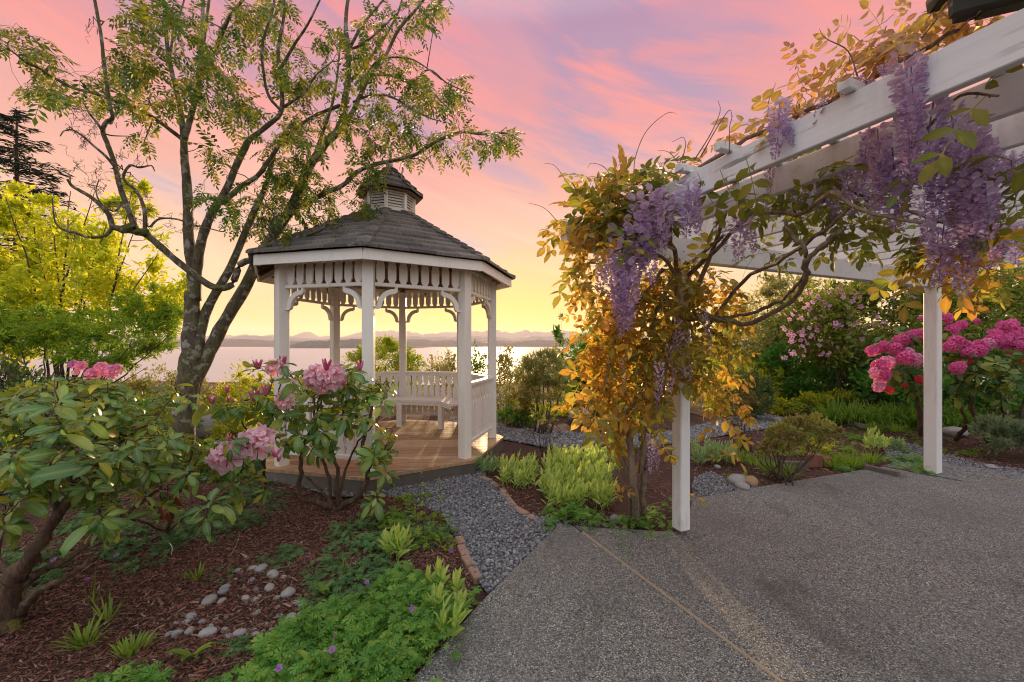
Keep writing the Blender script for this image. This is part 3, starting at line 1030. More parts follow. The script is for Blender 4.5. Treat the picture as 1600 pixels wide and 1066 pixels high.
# cupola
cup = Acc()
RB = .325
for k in range(8):
    a, b_ = oct_pt(k, RB, 0), oct_pt(k + 1, RB, 0)
    beam(cup, [a[0], a[1], ZC - .05], [a[0], a[1], ZC + .30], .045, .045, up=nrm(a - np.array([*GC, 0])))
    for z, h in ((ZC - .005, .11), (ZC + .27, .05)):
        beam(cup, [a[0], a[1], z], [b_[0], b_[1], z], .022, h)
co = build('cupola', cup, M_white, gaz)
for k in range(8):
    a, b_ = oct_pt(k, RB - .01, 0), oct_pt(k + 1, RB - .01, 0)
    mid = (a + b_) / 2; inn = nrm(np.array([*GC, 0]) - mid); ax = nrm(b_ - a)
    for i in range(5):
        z = ZC + .075 + i * .038
        s = Acc(); up = nrm(inn * .9 + np.array([0, 0, 1.0]))
        box(s, mid + [0, 0, z], (np.linalg.norm(b_ - a) - .05, .007, .036), ax, up=nrm(np.array([0, 0, 1]) + inn * .75))
        build('louvre', s, M_white, co)
s = Acc(); V, Fq, _ = blob(8, 4); 
prism(s, [(math.cos(t) * .27, math.sin(t) * .27) for t in np.linspace(0, 2 * pi, 8, endpoint=False) + GTH], .33, (GC[0], GC[1], ZC + .13), (1, 0, 0), (0, 1, 0))
build('cupola_core', s, M_under, co)
CR, CZ = .43, 3.585
s = Acc()
V = [oct_pt(k, CR - .01, CZ - .02) for k in range(8)] + [np.array([*GC, CZ + .385])] + [oct_pt(k, CR - .01, CZ - .045) for k in range(8)] + [oct_pt(k, .3, CZ - .03) for k in range(8)]
s.add(V, [[[i, (i + 1) % 8, 8] for i in range(8)], [[i, 9 + i, 9 + (i + 1) % 8, (i + 1) % 8] for i in range(8)] + [[9 + (i + 1) % 8, 9 + i, 17 + i, 17 + (i + 1) % 8] for i in range(8)]])
cr_ = build('cupola_roof', s, M_under, gaz)
rest = Acc()
for k in range(8):
    facet_shingles(k, CR + .02, CZ - .02, .03, CZ + .385, 4, .17, cr_, acc=None if k in (0, 1, 2) else rest)
    hip_caps(k, CR + .02, CZ - .015, .02, CZ + .385, 5, cr_, acc=None if k in (1, 2, 3) else rest, w=.035, th=.012)
build('shingle_field', rest, M_shingle, cr_, kind='stuff')
s = Acc()
tube(s, [[*GC, CZ + .37], [*GC, CZ + .42], [*GC, CZ + .425], [*GC, CZ + .46], [*GC, CZ + .475], [*GC, CZ + .50]], [.035, .03, .045, .045, .03, .006], 10)
build('finial', s, M_white, gaz)

# ------------------------------------------------------------------ pergola
PV = np.array([.9215, .3886]); PU = np.array([-.3886, .9215])
def PG(s_, t_, z):
    """pergola coordinates: s_ along the front beam, t_ towards the sea"""
    xy = PV * s_ + PU * t_
    return np.array([xy[0], xy[1], z])
TB = 2.438
perg = thing('pergola', PG(2.49, TB, 0), 'long white painted timber pergola with parallel rafters above the patio', 'pergola')
for s_, z0 in ((2.49, .035), (6.38, .005)):
    s = Acc(); beam(s, PG(s_, TB, z0), PG(s_, TB, 2.16), .098 if s_ < 3 else .12, .098 if s_ < 3 else .12, up=[*PU, 0], bev=.006)
    po = build('post', s, M_white_post, perg)
    s = Acc(); box(s, PG(s_, TB, z0 / 2 + .001), (.05, .05, max(z0, .012)), [*PV, 0]); 
    build('post_foot', s, M_rim, po)
s = Acc(); beam(s, PG(1.42, TB, 2.25), PG(6.75, TB, 2.25), .085, .18)
build('beam', s, M_white_old, perg)
for k in range(13):
    s_ = 1.885 + .3905 * k
    s = Acc(); beam(s, PG(s_, TB + .32, 2.425), PG(s_, -1.4, 2.425), .04, .15)
    build('rafter', s, M_white_old, perg)
# thin laths laid across the rafters
for k in range(15):
    t = TB + .16 - .274 * k
    jit = rng.normal() * .012
    s0 = 1.80 if k not in (0, 5, 7) and k < 8 else 1.93
    s = Acc(); beam(s, PG(s0 + jit, t, 2.522), PG(6.72 + jit, t, 2.522), .042, .042)
    build('lath', s, M_white_old, perg)

# corner of the house roof at the top right
M_eave = simple_mat('old_dark_timber', [(.02, .018, .015), (.05, .045, .035)], .8, 10, .5, .01)
hs = thing('house_eave', (1.62, 1.12, 2.55), 'dark weathered timber corner of a house roof above the pergola rafters', 'roof')
e0 = P(1492, 4, 1.30)
M2 = simple_mat('mossy_gutter_wood', [(.03, .03, .022), (.10, .11, .05), (.05, .05, .04)], .9, 25, .5, .01)
s = Acc(); beam(s, P(1485, 3, 1.32), P(1485, 3, 1.32) + np.array([1.1, -.55, .02]), .03, .10); build('fascia', s, M_eave, hs)
s = Acc(); beam(s, P(1510, 6, 1.36), P(1510, 6, 1.36) + np.array([1.1, -.40, .02]), .14, .04); build('soffit', s, M_eave, hs)
s = Acc(); beam(s, P(1530, 14, 1.36), P(1530, 14, 1.36) + np.array([1.0, -.42, .01]), .05, .05); build('rafter', s, M2, hs)
s = Acc(); beam(s, P(1485, -40, 1.32), P(1485, -40, 1.32) + np.array([1.1, -.50, .16]), .30, .05); build('roof', s, M2, hs)
# ------------------------------------------------------------------ plant helpers
class Skel:
    """branches as tubes; new twigs grow out of the nearest existing wood"""
    def __init__(s, sides=6, lump=.05):
        s.P = []; s.R = []; s.acc = Acc(); s.sides = sides; s.lump = lump
    def limb(s, pts, r0, r1, k=5, sides=None, wob=0.0, power=1.0):
        p = smooth_path(pts, k)
        if wob:
            w = rng.normal(size=p.shape) * wob; w[0] = 0
            p = p + w
        t = np.linspace(0, 1, len(p)) ** power
        r = r0 * (1 - t) + r1 * t
        tube(s.acc, p, r, sides or s.sides, rng.random(), s.lump)
        s.P.append(p); s.R.append(r)
        s._c = None
        return p
    def grow(s, tgt, rmax=.012, rend=.003, arch=.15, wob=.01, maxd=None, sides=4, seg=5):
        Pn = np.concatenate(s.P); Rn = np.concatenate(s.R)
        d = np.linalg.norm(Pn - tgt, axis=1)
        i = int(np.argmin(d + rng.random(len(d)) * .12 * d.min()))
        if maxd and d[i] > maxd: return None
        a = Pn[i]; ln = d[i]
        mid = (a + tgt) / 2 + rng.normal(size=3) * ln * .12 + np.array([0, 0, arch * ln])
        r0 = min(Rn[i] * .8, rend + ln * rmax)
        n = max(2, seg)
        p = smooth_path([a, mid, tgt], max(2, n // 2))
        p[1:-1] += rng.normal(size=p[1:-1].shape) * wob
        r = np.linspace(r0, rend, len(p))
        tube(s.acc, p, r, sides, rng.random())
        s.P.append(p[1:]); s.R.append(r[1:])
        return p

def in_frame_size(T, size):
    Y = np.maximum(T[:, 1], .05)
    x = 800 + F * T[:, 0] / Y; y = HOR - F * (T[:, 2] - EYE) / Y
    ok = (T[:, 1] > .1) & (x > -20) & (x < 1620) & (y > -20) & (y < 1090)
    return np.where(ok, size / Y, 0)

def emit_leaves(parent, kinds, kidx, M, T, mat, nobj=0, name='leaf', stuff='foliage', smooth=True, var=None):
    """the nobj leaves that show largest become objects, the rest one mesh"""
    M = np.asarray(M); T = np.asarray(T); kidx = np.asarray(kidx)
    size = np.linalg.norm(M[:, :, 1], axis=1)
    order = np.argsort(-in_frame_size(T, size))
    front = order[:nobj]; back = order[nobj:]
    if nobj:
        meshes = []
        for k_, b_ in enumerate(kinds):
            a = Acc(); a.add(b_[0], b_[1], b_[3] if len(b_) > 3 else 0.0, b_[2]); meshes.append(a.mesh(name, smooth))
            meshes[-1].materials.append(mat)
        for i in front:
            mt = np.eye(4); mt[:3, :3] = M[i]; mt[:3, 3] = T[i]
            link(name, meshes[kidx[i]], None, parent, Matrix(mt.tolist()))
    if len(back):
        acc = Acc()
        for k_, b_ in enumerate(kinds):
            w = back[kidx[back] == k_]
            inst(acc, b_, M[w], T[w], None if var is None else var[w])
        build(stuff, acc, mat, parent, smooth, kind='stuff')

leaf_q = (np.array([[0, 0, 0], [-.25, .5, .06], [.25, .5, .06], [0, 1, -.12]]), [np.array([[0, 3, 1], [0, 2, 3]])], np.array([1., 0, 0, .5]))
leaf_n = (np.array([[0, 0, 0], [-.11, .5, .03], [.11, .5, .03], [0, 1, -.15]]), [np.array([[0, 3, 1], [0, 2, 3]])], np.array([1., 0, 0, .5]))

def clump_points(c, r, n, nclump, spread=.16, shell=.55, flatb=.0):
    """points in an ellipsoid gathered into uneven clumps"""
    u = rdir(nclump); rad_ = (shell + (1 - shell) * rng.random(nclump)) ** .8
    cc = u * rad_[:, None] * (1 + .12 * rng.normal(size=(nclump, 1)))
    if flatb: cc[:, 2] = np.maximum(cc[:, 2], -flatb)
    w = rng.integers(0, nclump, n)
    p = cc[w] + rng.normal(size=(n, 3)) * spread * (0.6 + rng.random(nclump)[w][:, None] * .8)
    return np.asarray(c) + p * np.asarray(r), nrm(cc[w] * np.array([1, 1, .8])), w

def bush(name, label, cat, ells, n, leaf, mat, base=None, stems=8, stemr=.012, group=None, wood=None, shape=leaf_q, nclump=60, spread=.14, upb=.5, shell=.55, flatb=0, ratio=1.0, part='foliage', down=0.0):
    e0 = ells[0]
    if base is None:
        base = np.array([e0[0][0], e0[0][1], float(ground_h(e0[0][0], e0[0][1]))])
    th = thing(name, base, label, cat, group)
    acc = Acc()
    vol = np.array([np.prod(e[1]) ** .66 for e in ells]); vol /= vol.sum()
    cc = []
    for (c, r), f in zip(ells, vol):
        k = max(4, int(nclump * f)); m_ = int(n * f)
        p, o, w = clump_points(c, r, m_, k, spread, shell, flatb)
        p[:, 2] = np.maximum(p[:, 2], ground_h(p[:, 0], p[:, 1]) + .01)
        y = nrm(o + rng.normal(size=(m_, 3)) * .8 + [0, 0, upb - down])
        up = nrm(rng.normal(size=(m_, 3)) * .6 + [0, 0, 1])
        s_ = leaf * np.exp(rng.normal(size=m_) * .28)
        cv = rng.random(k)[w % k]
        inst(acc, shape, frames(y, up, np.stack([s_ * ratio, s_, s_], 1)), p, np.clip(cv * .6 + rng.random(m_) * .4, 0, 1))
        cc.append(p[:: max(1, m_ // 40)])
    build(part, acc, mat, th, False, kind='stuff')
    if stems:
        sk = Skel(5)
        cc = np.concatenate(cc)
        for i in range(stems):
            t_ = cc[rng.integers(len(cc))]
            b_ = base + rng.normal(size=3) * [.05, .05, 0] * (1 + stemr * 20)
            mid = b_ * .45 + t_ * .55 + rng.normal(size=3) * .05; mid[2] = b_[2] + (t_[2] - b_[2]) * .5
            sk.limb([b_, mid, t_], stemr, stemr * .25, 4, 5, .008)
        for i in range(stems * 6):
            sk.grow(cc[rng.integers(len(cc))], .01, .002)
        build('stem', sk.acc, wood or M_bark_dark, th, True, kind='stuff')
    return th

def E_px(x0, y0, x1, y1, Y, dy=None):
    """ellipsoid that fills the given photograph rectangle at distance Y"""
    c = P((x0 + x1) / 2, (y0 + y1) / 2, Y)
    rx = (x1 - x0) / 2 / F * Y; rz = (y1 - y0) / 2 / F * Y
    return (c, (rx, dy if dy else rx * .8, rz))

# ------------------------------------------------------------------ rowan tree
RY = 4.8
M_rowan = leaf_mat('rowan_leaves', [(.04, .10, .02), (.07, .15, .025), (.05, .12, .02), (.10, .18, .025), (.20, .25, .03), (.46, .38, .03)], .45, .45)
rowan = thing('rowan_tree', G(290, 728), 'tall multi-stemmed rowan tree with lichened bark and feathery leaves left of the gazebo', 'tree')
sk = Skel(8, .05)
def tr(pts, w0, w1, dy0=0.0, dy1=0.0, **kw):
    """limb traced through photograph points; widths in photograph pixels, depth drifting from dy0 to dy1"""
    n = len(pts)
    q_ = [P(x, y, RY + dy0 + (dy1 - dy0) * i / (n - 1)) for i, (x, y) in enumerate(pts)]
    return sk.limb(q_, w0 * .39 / F * RY, w1 * .36 / F * RY, **kw)
tr([(276, 735), (281, 700), (287, 650), (293, 600), (297, 560), (300, 505), (301, 455)], 52, 27, sides=12)
tr([(304, 470), (301, 420), (295, 375), (293, 300), (289, 255), (287, 215)], 23, 13, sides=10)
tr([(288, 222), (281, 165), (268, 110), (260, 60), (255, -10)], 11, 6)
tr([(288, 218), (300, 176), (311, 125), (315, 60), (318, -10)], 12, 6)
tr([(308, 125), (335, 80), (353, 38), (362, 22), (386, -8)], 9, 5, 0, -.3)
tr([(309, 120), (319, 60), (328, -10)], 8, 5, 0, .2)
tr([(264, 100), (272, 50), (285, 10), (290, -10)], 5, 3, 0, .3)
tr([(305, 470), (310, 400), (320, 360), (333, 330), (352, 300), (371, 255), (390, 217)], 19, 12, 0, -.1, sides=10)
tr([(348, 318), (375, 293), (402, 275), (422, 248), (440, 222)], 11, 7, -.05, -.3)
tr([(390, 218), (417, 197), (440, 172), (437, 113), (435, 75), (443, 30), (444, -10)], 10, 5, -.1, -.2)
tr([(438, 172), (420, 150), (412, 115), (410, 70), (425, 20), (430, -10)], 6, 4, -.1, -.4)
tr([(306, 560), (318, 500), (335, 462), (353, 432), (368, 400), (395, 335), (415, 291), (428, 240)], 20, 10, 0, .25, sides=10)
tr([(298, 615), (322, 560), (350, 505), (385, 445), (411, 393), (452, 330), (483, 262), (509, 225), (530, 200), (540, 150), (544, 124), (544, 75), (540, 37), (545, -10)], 27, 7, .05, .4, sides=10)
tr([(500, 235), (525, 210), (548, 180), (565, 145), (582, 110), (602, 88), (622, 48), (650, 15), (668, -8)], 11, 5, .3, .1)
tr([(545, 78), (565, 70), (585, 55), (606, 35), (618, 22)], 6, 3, .4, .2)
tr([(548, 72), (566, 40), (582, 20), (606, -8)], 7, 4, .4, .6)
tr([(545, 130), (575, 95), (600, 60), (622, 20), (630, -10)], 7, 4, .4, .9)
tr([(484, 262), (500, 220), (520, 160), (528, 110), (532, 60)], 8, 4, .3, .8)
tr([(455, 325), (475, 320), (505, 303), (535, 290), (561, 267), (595, 255), (644, 244), (681, 222), (719, 207), (753, 210), (785, 208), (803, 212)], 11, 3, .2, -.4)
tr([(560, 268), (590, 258), (615, 250), (650, 248), (662, 254)], 3, 2, .0, -.4)
tr([(565, 148), (569, 121), (610, 118), (644, 128), (670, 109), (700, 131), (738, 147)], 7, 2, .3, .1)
tr([(569, 121), (590, 95), (610, 90), (640, 92), (662, 103), (690, 125)], 5, 2, .3, -.3)
tr([(552, 160), (573, 151), (600, 149), (625, 158), (640, 169), (670, 184), (690, 190)], 6, 2, .3, -.1)
tr([(531, 165), (508, 174), (486, 184), (460, 202), (437, 219), (420, 230)], 8, 4, .3, -.1)
tr([(440, 170), (462, 155), (480, 140), (492, 120), (520, 95)], 6, 3, -.1, -.2)
tr([(437, 110), (460, 70), (480, 40), (500, 0)], 6, 3, -.2, -.5)
# long leafy limb to the left
tr([(284, 217), (262, 200), (240, 184), (210, 168), (180, 158), (145, 145), (113, 137), (75, 116), (58, 105), (41, 98), (25, 85), (11, 75)], 8, 2.5, 0, -.9)
tr([(240, 184), (230, 210), (225, 222)], 3, 1.5, -.3, -.4)
tr([(45, 100), (38, 82), (35, 65)], 3, 1.5, -.8, -.8)
# dead mossy limb with its forks
tr([(411, 395), (395, 405), (375, 414), (362, 445), (338, 450), (311, 435), (278, 409), (248, 383), (225, 365), (199, 360), (176, 355)], 13, 12, -.1, -.5, k=4)
tr([(400, 391), (433, 381), (465, 372), (498, 361), (515, 350), (535, 352)], 9, 3, -.15, -.5)
tr([(433, 381), (420, 360), (428, 335), (410, 318)], 5, 2, -.2, -.4)
tr([(470, 371), (490, 380), (520, 372), (540, 378)], 4, 1.5, -.2, -.4)
tr([(210, 356), (200, 325), (188, 293), (180, 259), (168, 225), (161, 206), (166, 191), (176, 184), (171, 161), (163, 105), (158, 56), (146, -10)], 9, 5, -.5, -.7)
tr([(176, 355), (169, 334), (146, 311), (125, 298), (113, 291), (105, 280)], 9, 4, -.5, -.7)
tr([(176, 355), (165, 368), (139, 371), (118, 364), (101, 360), (88, 350), (84, 335), (82, 310)], 6, 2, -.5, -.6)
tr([(226, 366), (226, 330), (214, 300), (193, 279), (203, 259), (218, 262), (236, 259), (242, 268)], 7, 2, -.45, -.3)
tr([(234, 355), (250, 342), (278, 343), (300, 352), (330, 358), (349, 362), (352, 352)], 4, 1.5, -.4, -.2)
tr([(161, 208), (175, 212), (203, 213)], 3, 1.5, -.6, -.5)
tr([(180, 262), (165, 244), (143, 225), (128, 212), (113, 203), (100, 205), (94, 213)], 5, 1.5, -.6, -.8)
tr([(161, 206), (150, 190), (140, 178), (133, 165), (128, 158)], 5, 1.5, -.6, -.8)
tr([(176, 184), (188, 172), (197, 168), (207, 172)], 5, 2, -.6, -.4)
tr([(195, 310), (180, 330), (160, 320), (150, 300), (155, 280)], 4, 1.5, -.5, -.6)
build('trunk', sk.acc, M_bark_rowan, rowan, True)
# moss cushions on the dead limb
s = Acc()
for x, y, w in ((205, 357, 9), (222, 363, 8), (192, 360, 6), (341, 450, 5), (170, 190, 4), (420, 384, 5)):
    Vb, Fb, _ = blob(10, 7, .12, int(x))
    s.add(P(x, y, RY - .45) + Vb * (w / F * RY * np.array([1.2, 1, .7])), Fb, .5)
build('moss', s, M_moss, rowan, True, kind='stuff')
# gnarled bare twigs round the dead limb
bare = sk; bare.acc = Acc()
ndead = len(sk.P)
Pall, Rall = sk.P, sk.R
sk2 = Skel(5, .03); sk2.P = sk.P[-16:]; sk2.R = sk.R[-16:]
for (x, y, rx, ry, n) in ((190, 290, 60, 60, 36), (130, 190, 30, 30, 26), (120, 260, 40, 40, 20), (215, 330, 40, 30, 20), (110, 360, 40, 20, 14), (270, 350, 50, 15, 14), (170, 170, 25, 25, 16), (430, 360, 50, 20, 26), (500, 365, 45, 15, 18), (140, 40, 20, 30, 8), (440, 340, 30, 30, 12)):
    for i in range(n):
        a, r_ = rng.random() * 2 * pi, rng.random() ** .5
        t_ = P(x + math.cos(a) * rx * r_, y + math.sin(a) * ry * r_, RY - .45 + rng.normal() * .15)
        sk2.grow(t_, .02, .0022, .1, .022, maxd=.45, seg=8)
build('dead_twigs', sk2.acc, M_bark_rowan, rowan, True, kind='stuff')
# leafy twigs
sk3 = Skel(5, .0); sk3.P = Pall[:-16]; sk3.R = Rall[:-16]
kinds = [compound_leaf(5, .40, .36, .3, k) for k in range(5)]
Ms, Ts, Ks = [], [], []
RB_ = [(22, 55, 26, 28, 8), (60, 80, 32, 28, 9), (55, 130, 32, 24, 8), (118, 135, 42, 18, 9), (180, 148, 40, 22, 10), (190, 112, 36, 22, 9),
       (230, 95, 38, 45, 22), (245, 25, 45, 28, 16), (292, 40, 40, 50, 18), (330, 100, 50, 45, 24), (395, 40, 50, 45, 26), (360, 150, 50, 35, 18), (375, 178, 35, 22, 10),
       (430, 15, 50, 25, 14), (240, 165, 30, 14, 6), (226, 220, 12, 14, 3), (300, 150, 30, 22, 8), (338, 235, 18, 30, 6), (390, 325, 40, 38, 16), (328, 310, 22, 16, 5),
       (450, 245, 45, 45, 28), (475, 300, 45, 40, 26), (430, 330, 35, 28, 12), (495, 190, 40, 42, 22), (515, 95, 45, 50, 24), (590, 65, 50, 50, 26), (640, 20, 45, 24, 14), (690, 4, 22, 10, 4),
       (625, 145, 48, 40, 26), (690, 145, 38, 32, 18), (575, 195, 45, 40, 20), (620, 200, 30, 25, 8), (640, 225, 48, 26, 14), (705, 222, 34, 22, 10), (765, 215, 32, 16, 9), (797, 215, 12, 14, 5),
       (560, 312, 22, 22, 7), (515, 320, 26, 22, 8), (470, 130, 40, 40, 16), (560, 260, 25, 30, 8), (440, 90, 30, 40, 12), (598, 265, 18, 14, 4), (515, 378, 5, 8, 1), (450, 395, 4, 6, 1)]
for (x, y, rx, ry, n) in RB_:
    for i in range(n):
        a, r_ = rng.random() * 2 * pi, rng.random() ** .5
        Yd = RY + rng.normal() * .4 + (.1 if x > 350 else -.45)
        t_ = P(x + math.cos(a) * rx * r_, y + math.sin(a) * ry * r_, Yd)
        p = sk3.grow(t_, .012, .0025, .12, .012)
        d = nrm(p[-1] - p[-2])
        for j in range(rng.integers(3, 6)):
            k_ = rng.integers(5)
            yy = nrm(d * .5 + rdir(1, (0, 0, -.05))[0] * [1, 1, .6] + [0, 0, -.25])
            Ms.append(frames(yy[None], (np.array([0, 0, 1.]) + rng.normal(size=3) * .25)[None], .17 * math.exp(rng.normal() * .2))[0])
            Ts.append(p[-1 - (j % 3 if j > 2 else 0)]); Ks.append(k_)
build('twigs', sk3.acc, M_bark_rowan, rowan, True, kind='stuff')
emit_leaves(rowan, kinds, Ks, Ms, Ts, M_rowan, 300, 'leaf', 'crown')

# ------------------------------------------------------------------ golden tree, layered green shrub and conifer at the left
M_gold = leaf_mat('golden_leaves', [(.32, .40, .02), (.50, .54, .03), (.66, .62, .04), (.36, .46, .04), (.74, .68, .07)], .58, .5, tboost=1.6)
M_lime = leaf_mat('layered_green_leaves', [(.12, .24, .02), (.22, .36, .03), (.36, .44, .04), (.16, .30, .03)], .55, .5, tboost=1.6)
def stems_tree(name, label, cat, base, tops, n_tw, ells, nleaf, leaf, mat, r0, group=None, shape=leaf_q, nclump=90, spread=.12, bark=M_bark_dark, upb=.4):
    th = thing(name, base, label, cat, group)
    sk = Skel(6, .04)
    for t_ in tops:
        mid = base * .5 + t_ * .5 + rng.normal(size=3) * .12
        sk.limb([base + rng.normal(size=3) * [.12, .12, 0], mid, t_], r0, r0 * .2, 6, 6, .012)
    acc = Acc()
    vol = np.array([np.prod(e[1]) ** .66 for e in ells]); vol /= vol.sum()
    for (c, r), f in zip(ells, vol):
        k = max(6, int(nclump * f)); m_ = int(nleaf * f)
        p, o, w = clump_points(c, r, m_, k, spread, .35)
        for q_ in p[::max(1, int(m_ / (n_tw * f + 1)))]: sk.grow(q_, .01, .003, .05, .01)
        y = nrm(o * .6 + rng.normal(size=(m_, 3)) * .8 + [0, 0, upb])
        s_ = leaf * np.exp(rng.normal(size=m_) * .3)
        cv = rng.random(k)[w % k]
        inst(acc, shape, frames(y, nrm(rng.normal(size=(m_, 3)) * .6 + [0, 0, 1]), s_), p, np.clip(cv * .5 + rng.random(m_) * .5, 0, 1))
    build('trunk', sk.acc, bark, th, True)
    build('crown', acc, mat, th, False, kind='stuff')
    return th
b0 = P(95, 640, 7.6); b0[2] = ground_h(b0[0], b0[1])
tops = [P(x, y, 7.6 + rng.normal() * .4) for x, y in ((10, 310), (45, 290), (80, 330), (110, 300), (150, 300), (165, 350), (205, 300), (215, 350), (245, 400), (60, 380), (130, 380), (270, 440))]
stems_tree('golden_tree', 'bright golden-leaved tree with many thin upright stems at the far left', 'tree', b0, tops, 260,
           [E_px(-90, 290, 110, 450, 7.7), E_px(20, 340, 180, 520, 7.6), E_px(130, 330, 260, 520, 7.5), E_px(165, 285, 240, 360, 7.5), E_px(-60, 400, 90, 560, 7.6), E_px(225, 410, 300, 520, 7.4), E_px(20, 290, 90, 340, 7.6)],
           15000, .11, M_gold, .028, nclump=190, spread=.11)
b0 = P(60, 660, 6.7); b0[2] = ground_h(b0[0], b0[1])
tops = [P(x, y, 6.7 + rng.normal() * .3) for x, y in ((-20, 520), (20, 510), (70, 520), (120, 530), (160, 520), (210, 530), (250, 540), (270, 520), (100, 560), (180, 570), (230, 575))]
stems_tree('layered_shrub', 'wide spreading green shrub with layered sprays over dark twigs, below the golden tree', 'shrub', b0, tops, 420,
           [E_px(-60, 500, 90, 560, 6.7), E_px(40, 485, 180, 545, 6.8), E_px(140, 480, 275, 560, 6.8), E_px(200, 440, 285, 520, 7.0), E_px(-60, 470, 60, 540, 6.9), E_px(100, 540, 220, 575, 6.5)],
           19000, .085, M_lime, .022, nclump=260, spread=.09, shape=leaf_n, upb=.1)

def conifer(px, ptop, pbase, Y, width, label):
    base = P(px, 600, Y); base[2] = ground_h(base[0], base[1])
    top = P(px + 4, ptop, Y)
    th = thing('conifer_tree', base, label, 'tree')
    H_ = top[2] - base[2]
    s = Acc(); tube(s, smooth_path([base, (base + top) / 2 + [.05, 0, 0], top], 6), np.linspace(.16, .02, 13), 7)
    build('trunk', s, M_bark_dark, th, True)
    acc = Acc(); br = Acc()
    W_ = width / F * Y / 2
    zlo = P(px, pbase, Y)[2]
    n = 110
    for i in range(n):
        f = (i + rng.random()) / n
        z = top[2] - (top[2] - zlo) * f
        ln = W_ * (.12 + .95 * f ** .8) * (.65 + rng.random() * .55)
        a = rng.random() * 2 * pi
        d = np.array([math.cos(a), math.sin(a), .05 - .15 * f])
        p0 = np.array([base[0], base[1], z])
        pts = smooth_path([p0, p0 + d * ln * .5 + [0, 0, -.05 * ln], p0 + d * ln + [0, 0, .10 * ln - .02]], 5)
        tube(br, pts, np.linspace(.02, .005, len(pts)), 4)
        m_ = int(110 * ln / W_ + 14)
        t = rng.random(m_) ** .8
        idx = t * (len(pts) - 1); i0 = np.minimum(idx.astype(int), len(pts) - 2); fr = (idx - i0)[:, None]
        q_ = pts[i0] * (1 - fr) + pts[i0 + 1] * fr
        side = nrm(np.cross(d, [0, 0, 1]))
        q_ = q_ + side * rng.normal(size=(m_, 1)) * .13 * ln + np.array([0, 0, -1]) * np.abs(rng.normal(size=(m_, 1))) * .06
        y = nrm(d + side * rng.normal(size=(m_, 1)) * .8 + rng.normal(size=(m_, 3)) * .25)
        inst(acc, leaf_n, frames(y, nrm(rng.normal(size=(m_, 3)) * .5 + [0, 0, 1]), .19 * np.exp(rng.normal(size=m_) * .3)), q_)
    build('branch', br, M_bark_dark, th, True, kind='stuff')
    build('crown', acc, M_conif, th, kind='stuff')
M_conif = leaf_mat('conifer_needles', [(.012, .03, .018), (.022, .05, .028), (.035, .065, .035)], .15, .6)
conifer(22, 172, 480, 13, 250, 'dark blue-green conifer rising behind the golden tree')
conifer(-150, 150, 480, 14, 260, 'large dark conifer cut off by the left edge of the picture')
# ------------------------------------------------------------------ rhododendrons
M_rh = leaf_mat('rhododendron_leaves', [(.05, .14, .035), (.10, .23, .05), (.07, .17, .05), (.28, .36, .05), (.17, .31, .07)], .3, .27, rib=.55, ribcol=(.30, .36, .12), backcol=(.42, .44, .06), spec=.5)
M_rhy = leaf_mat('yellowing_leaves', [(.30, .32, .03), (.42, .36, .03), (.20, .25, .04)], .45, .4, rib=.4)
M_bud = leaf_mat('pink_buds', [(.62, .10, .26), (.75, .22, .38), (.50, .07, .16)], .25, .45)
M_redleaf = leaf_mat('dried_red_leaves', [(.14, .02, .012), (.25, .05, .02)], .3, .6)

def flower_mat(name, outer, inner, var=.12):
    m, nt, out = new_mat(name)
    a = nt.nodes.new('ShaderNodeAttribute'); a.attribute_name = 'rib'
    v = varying(nt)
    o = MIX(nt, v, outer, tuple(min(1, x * (1 - var)) for x in outer))
    c = MIX(nt, MATH(nt, 'POWER', a.outputs['Fac'], 1.6), o, inner)
    b = N(nt, 'BsdfPrincipled', i_Roughness=.55); L(nt, c, b.inputs['Base Color'])
    t = nt.nodes.new('ShaderNodeBsdfTranslucent'); L(nt, c, t.inputs[0])
    mx = nt.nodes.new('ShaderNodeMixShader'); mx.inputs[0].default_value = .4
    L(nt, b.outputs[0], mx.inputs[1]); L(nt, t.outputs[0], mx.inputs[2]); L(nt, mx.outputs[0], out.inputs[0])
    return m
M_fl_pale = flower_mat('pale_pink_petals', (.93, .72, .79), (.80, .16, .32))
M_fl_pink = flower_mat('pink_petals', (.95, .46, .66), (.80, .14, .40))
M_fl_hot = flower_mat('hot_pink_petals', (.95, .20, .52), (.80, .06, .28), .25)
M_fl_lilac = flower_mat('lilac_pink_petals', (.72, .28, .62), (.5, .08, .38))
M_fl_red = flower_mat('red_petals', (.80, .08, .10), (.6, .02, .02))

def flower_base(seed, petals=5, ruffle=.12, open_=.62):
    """funnel flower of unit radius opening along +Z"""
    r = np.random.default_rng(seed)
    V, Q, Rr = [], [], []
    for p_ in range(petals):
        a0 = 2 * pi * p_ / petals + r.normal() * .06
        w = pi / petals * 1.12
        n0 = len(V)
        for i, t in enumerate((0.0, .35, .68, .93)):
            rr = (.10, .30, .72, 1.0)[i]; zz = (-.55, -.10, .18, .16)[i] * open_ / .62
            ww = (w * .8, w * .75, w * .80, w * .30)[i]
            for j in (-1, 0, 1):
                a = a0 + j * ww
                zj = zz + (.07 if j else -.03) * t + r.normal() * ruffle * t * .6
                V.append([rr * math.cos(a), rr * math.sin(a), zj]); Rr.append(1 - t if j else min(1, 1.12 - t))
        for i in range(3):
            for j in range(2):
                b = n0 + i * 3 + j
                Q.append([b, b + 3, b + 4, b + 1])
    return np.array(V), [np.array(Q)], np.clip(np.array(Rr), 0, 1)
FB = [flower_base(k, 5, .20) for k in range(4)]
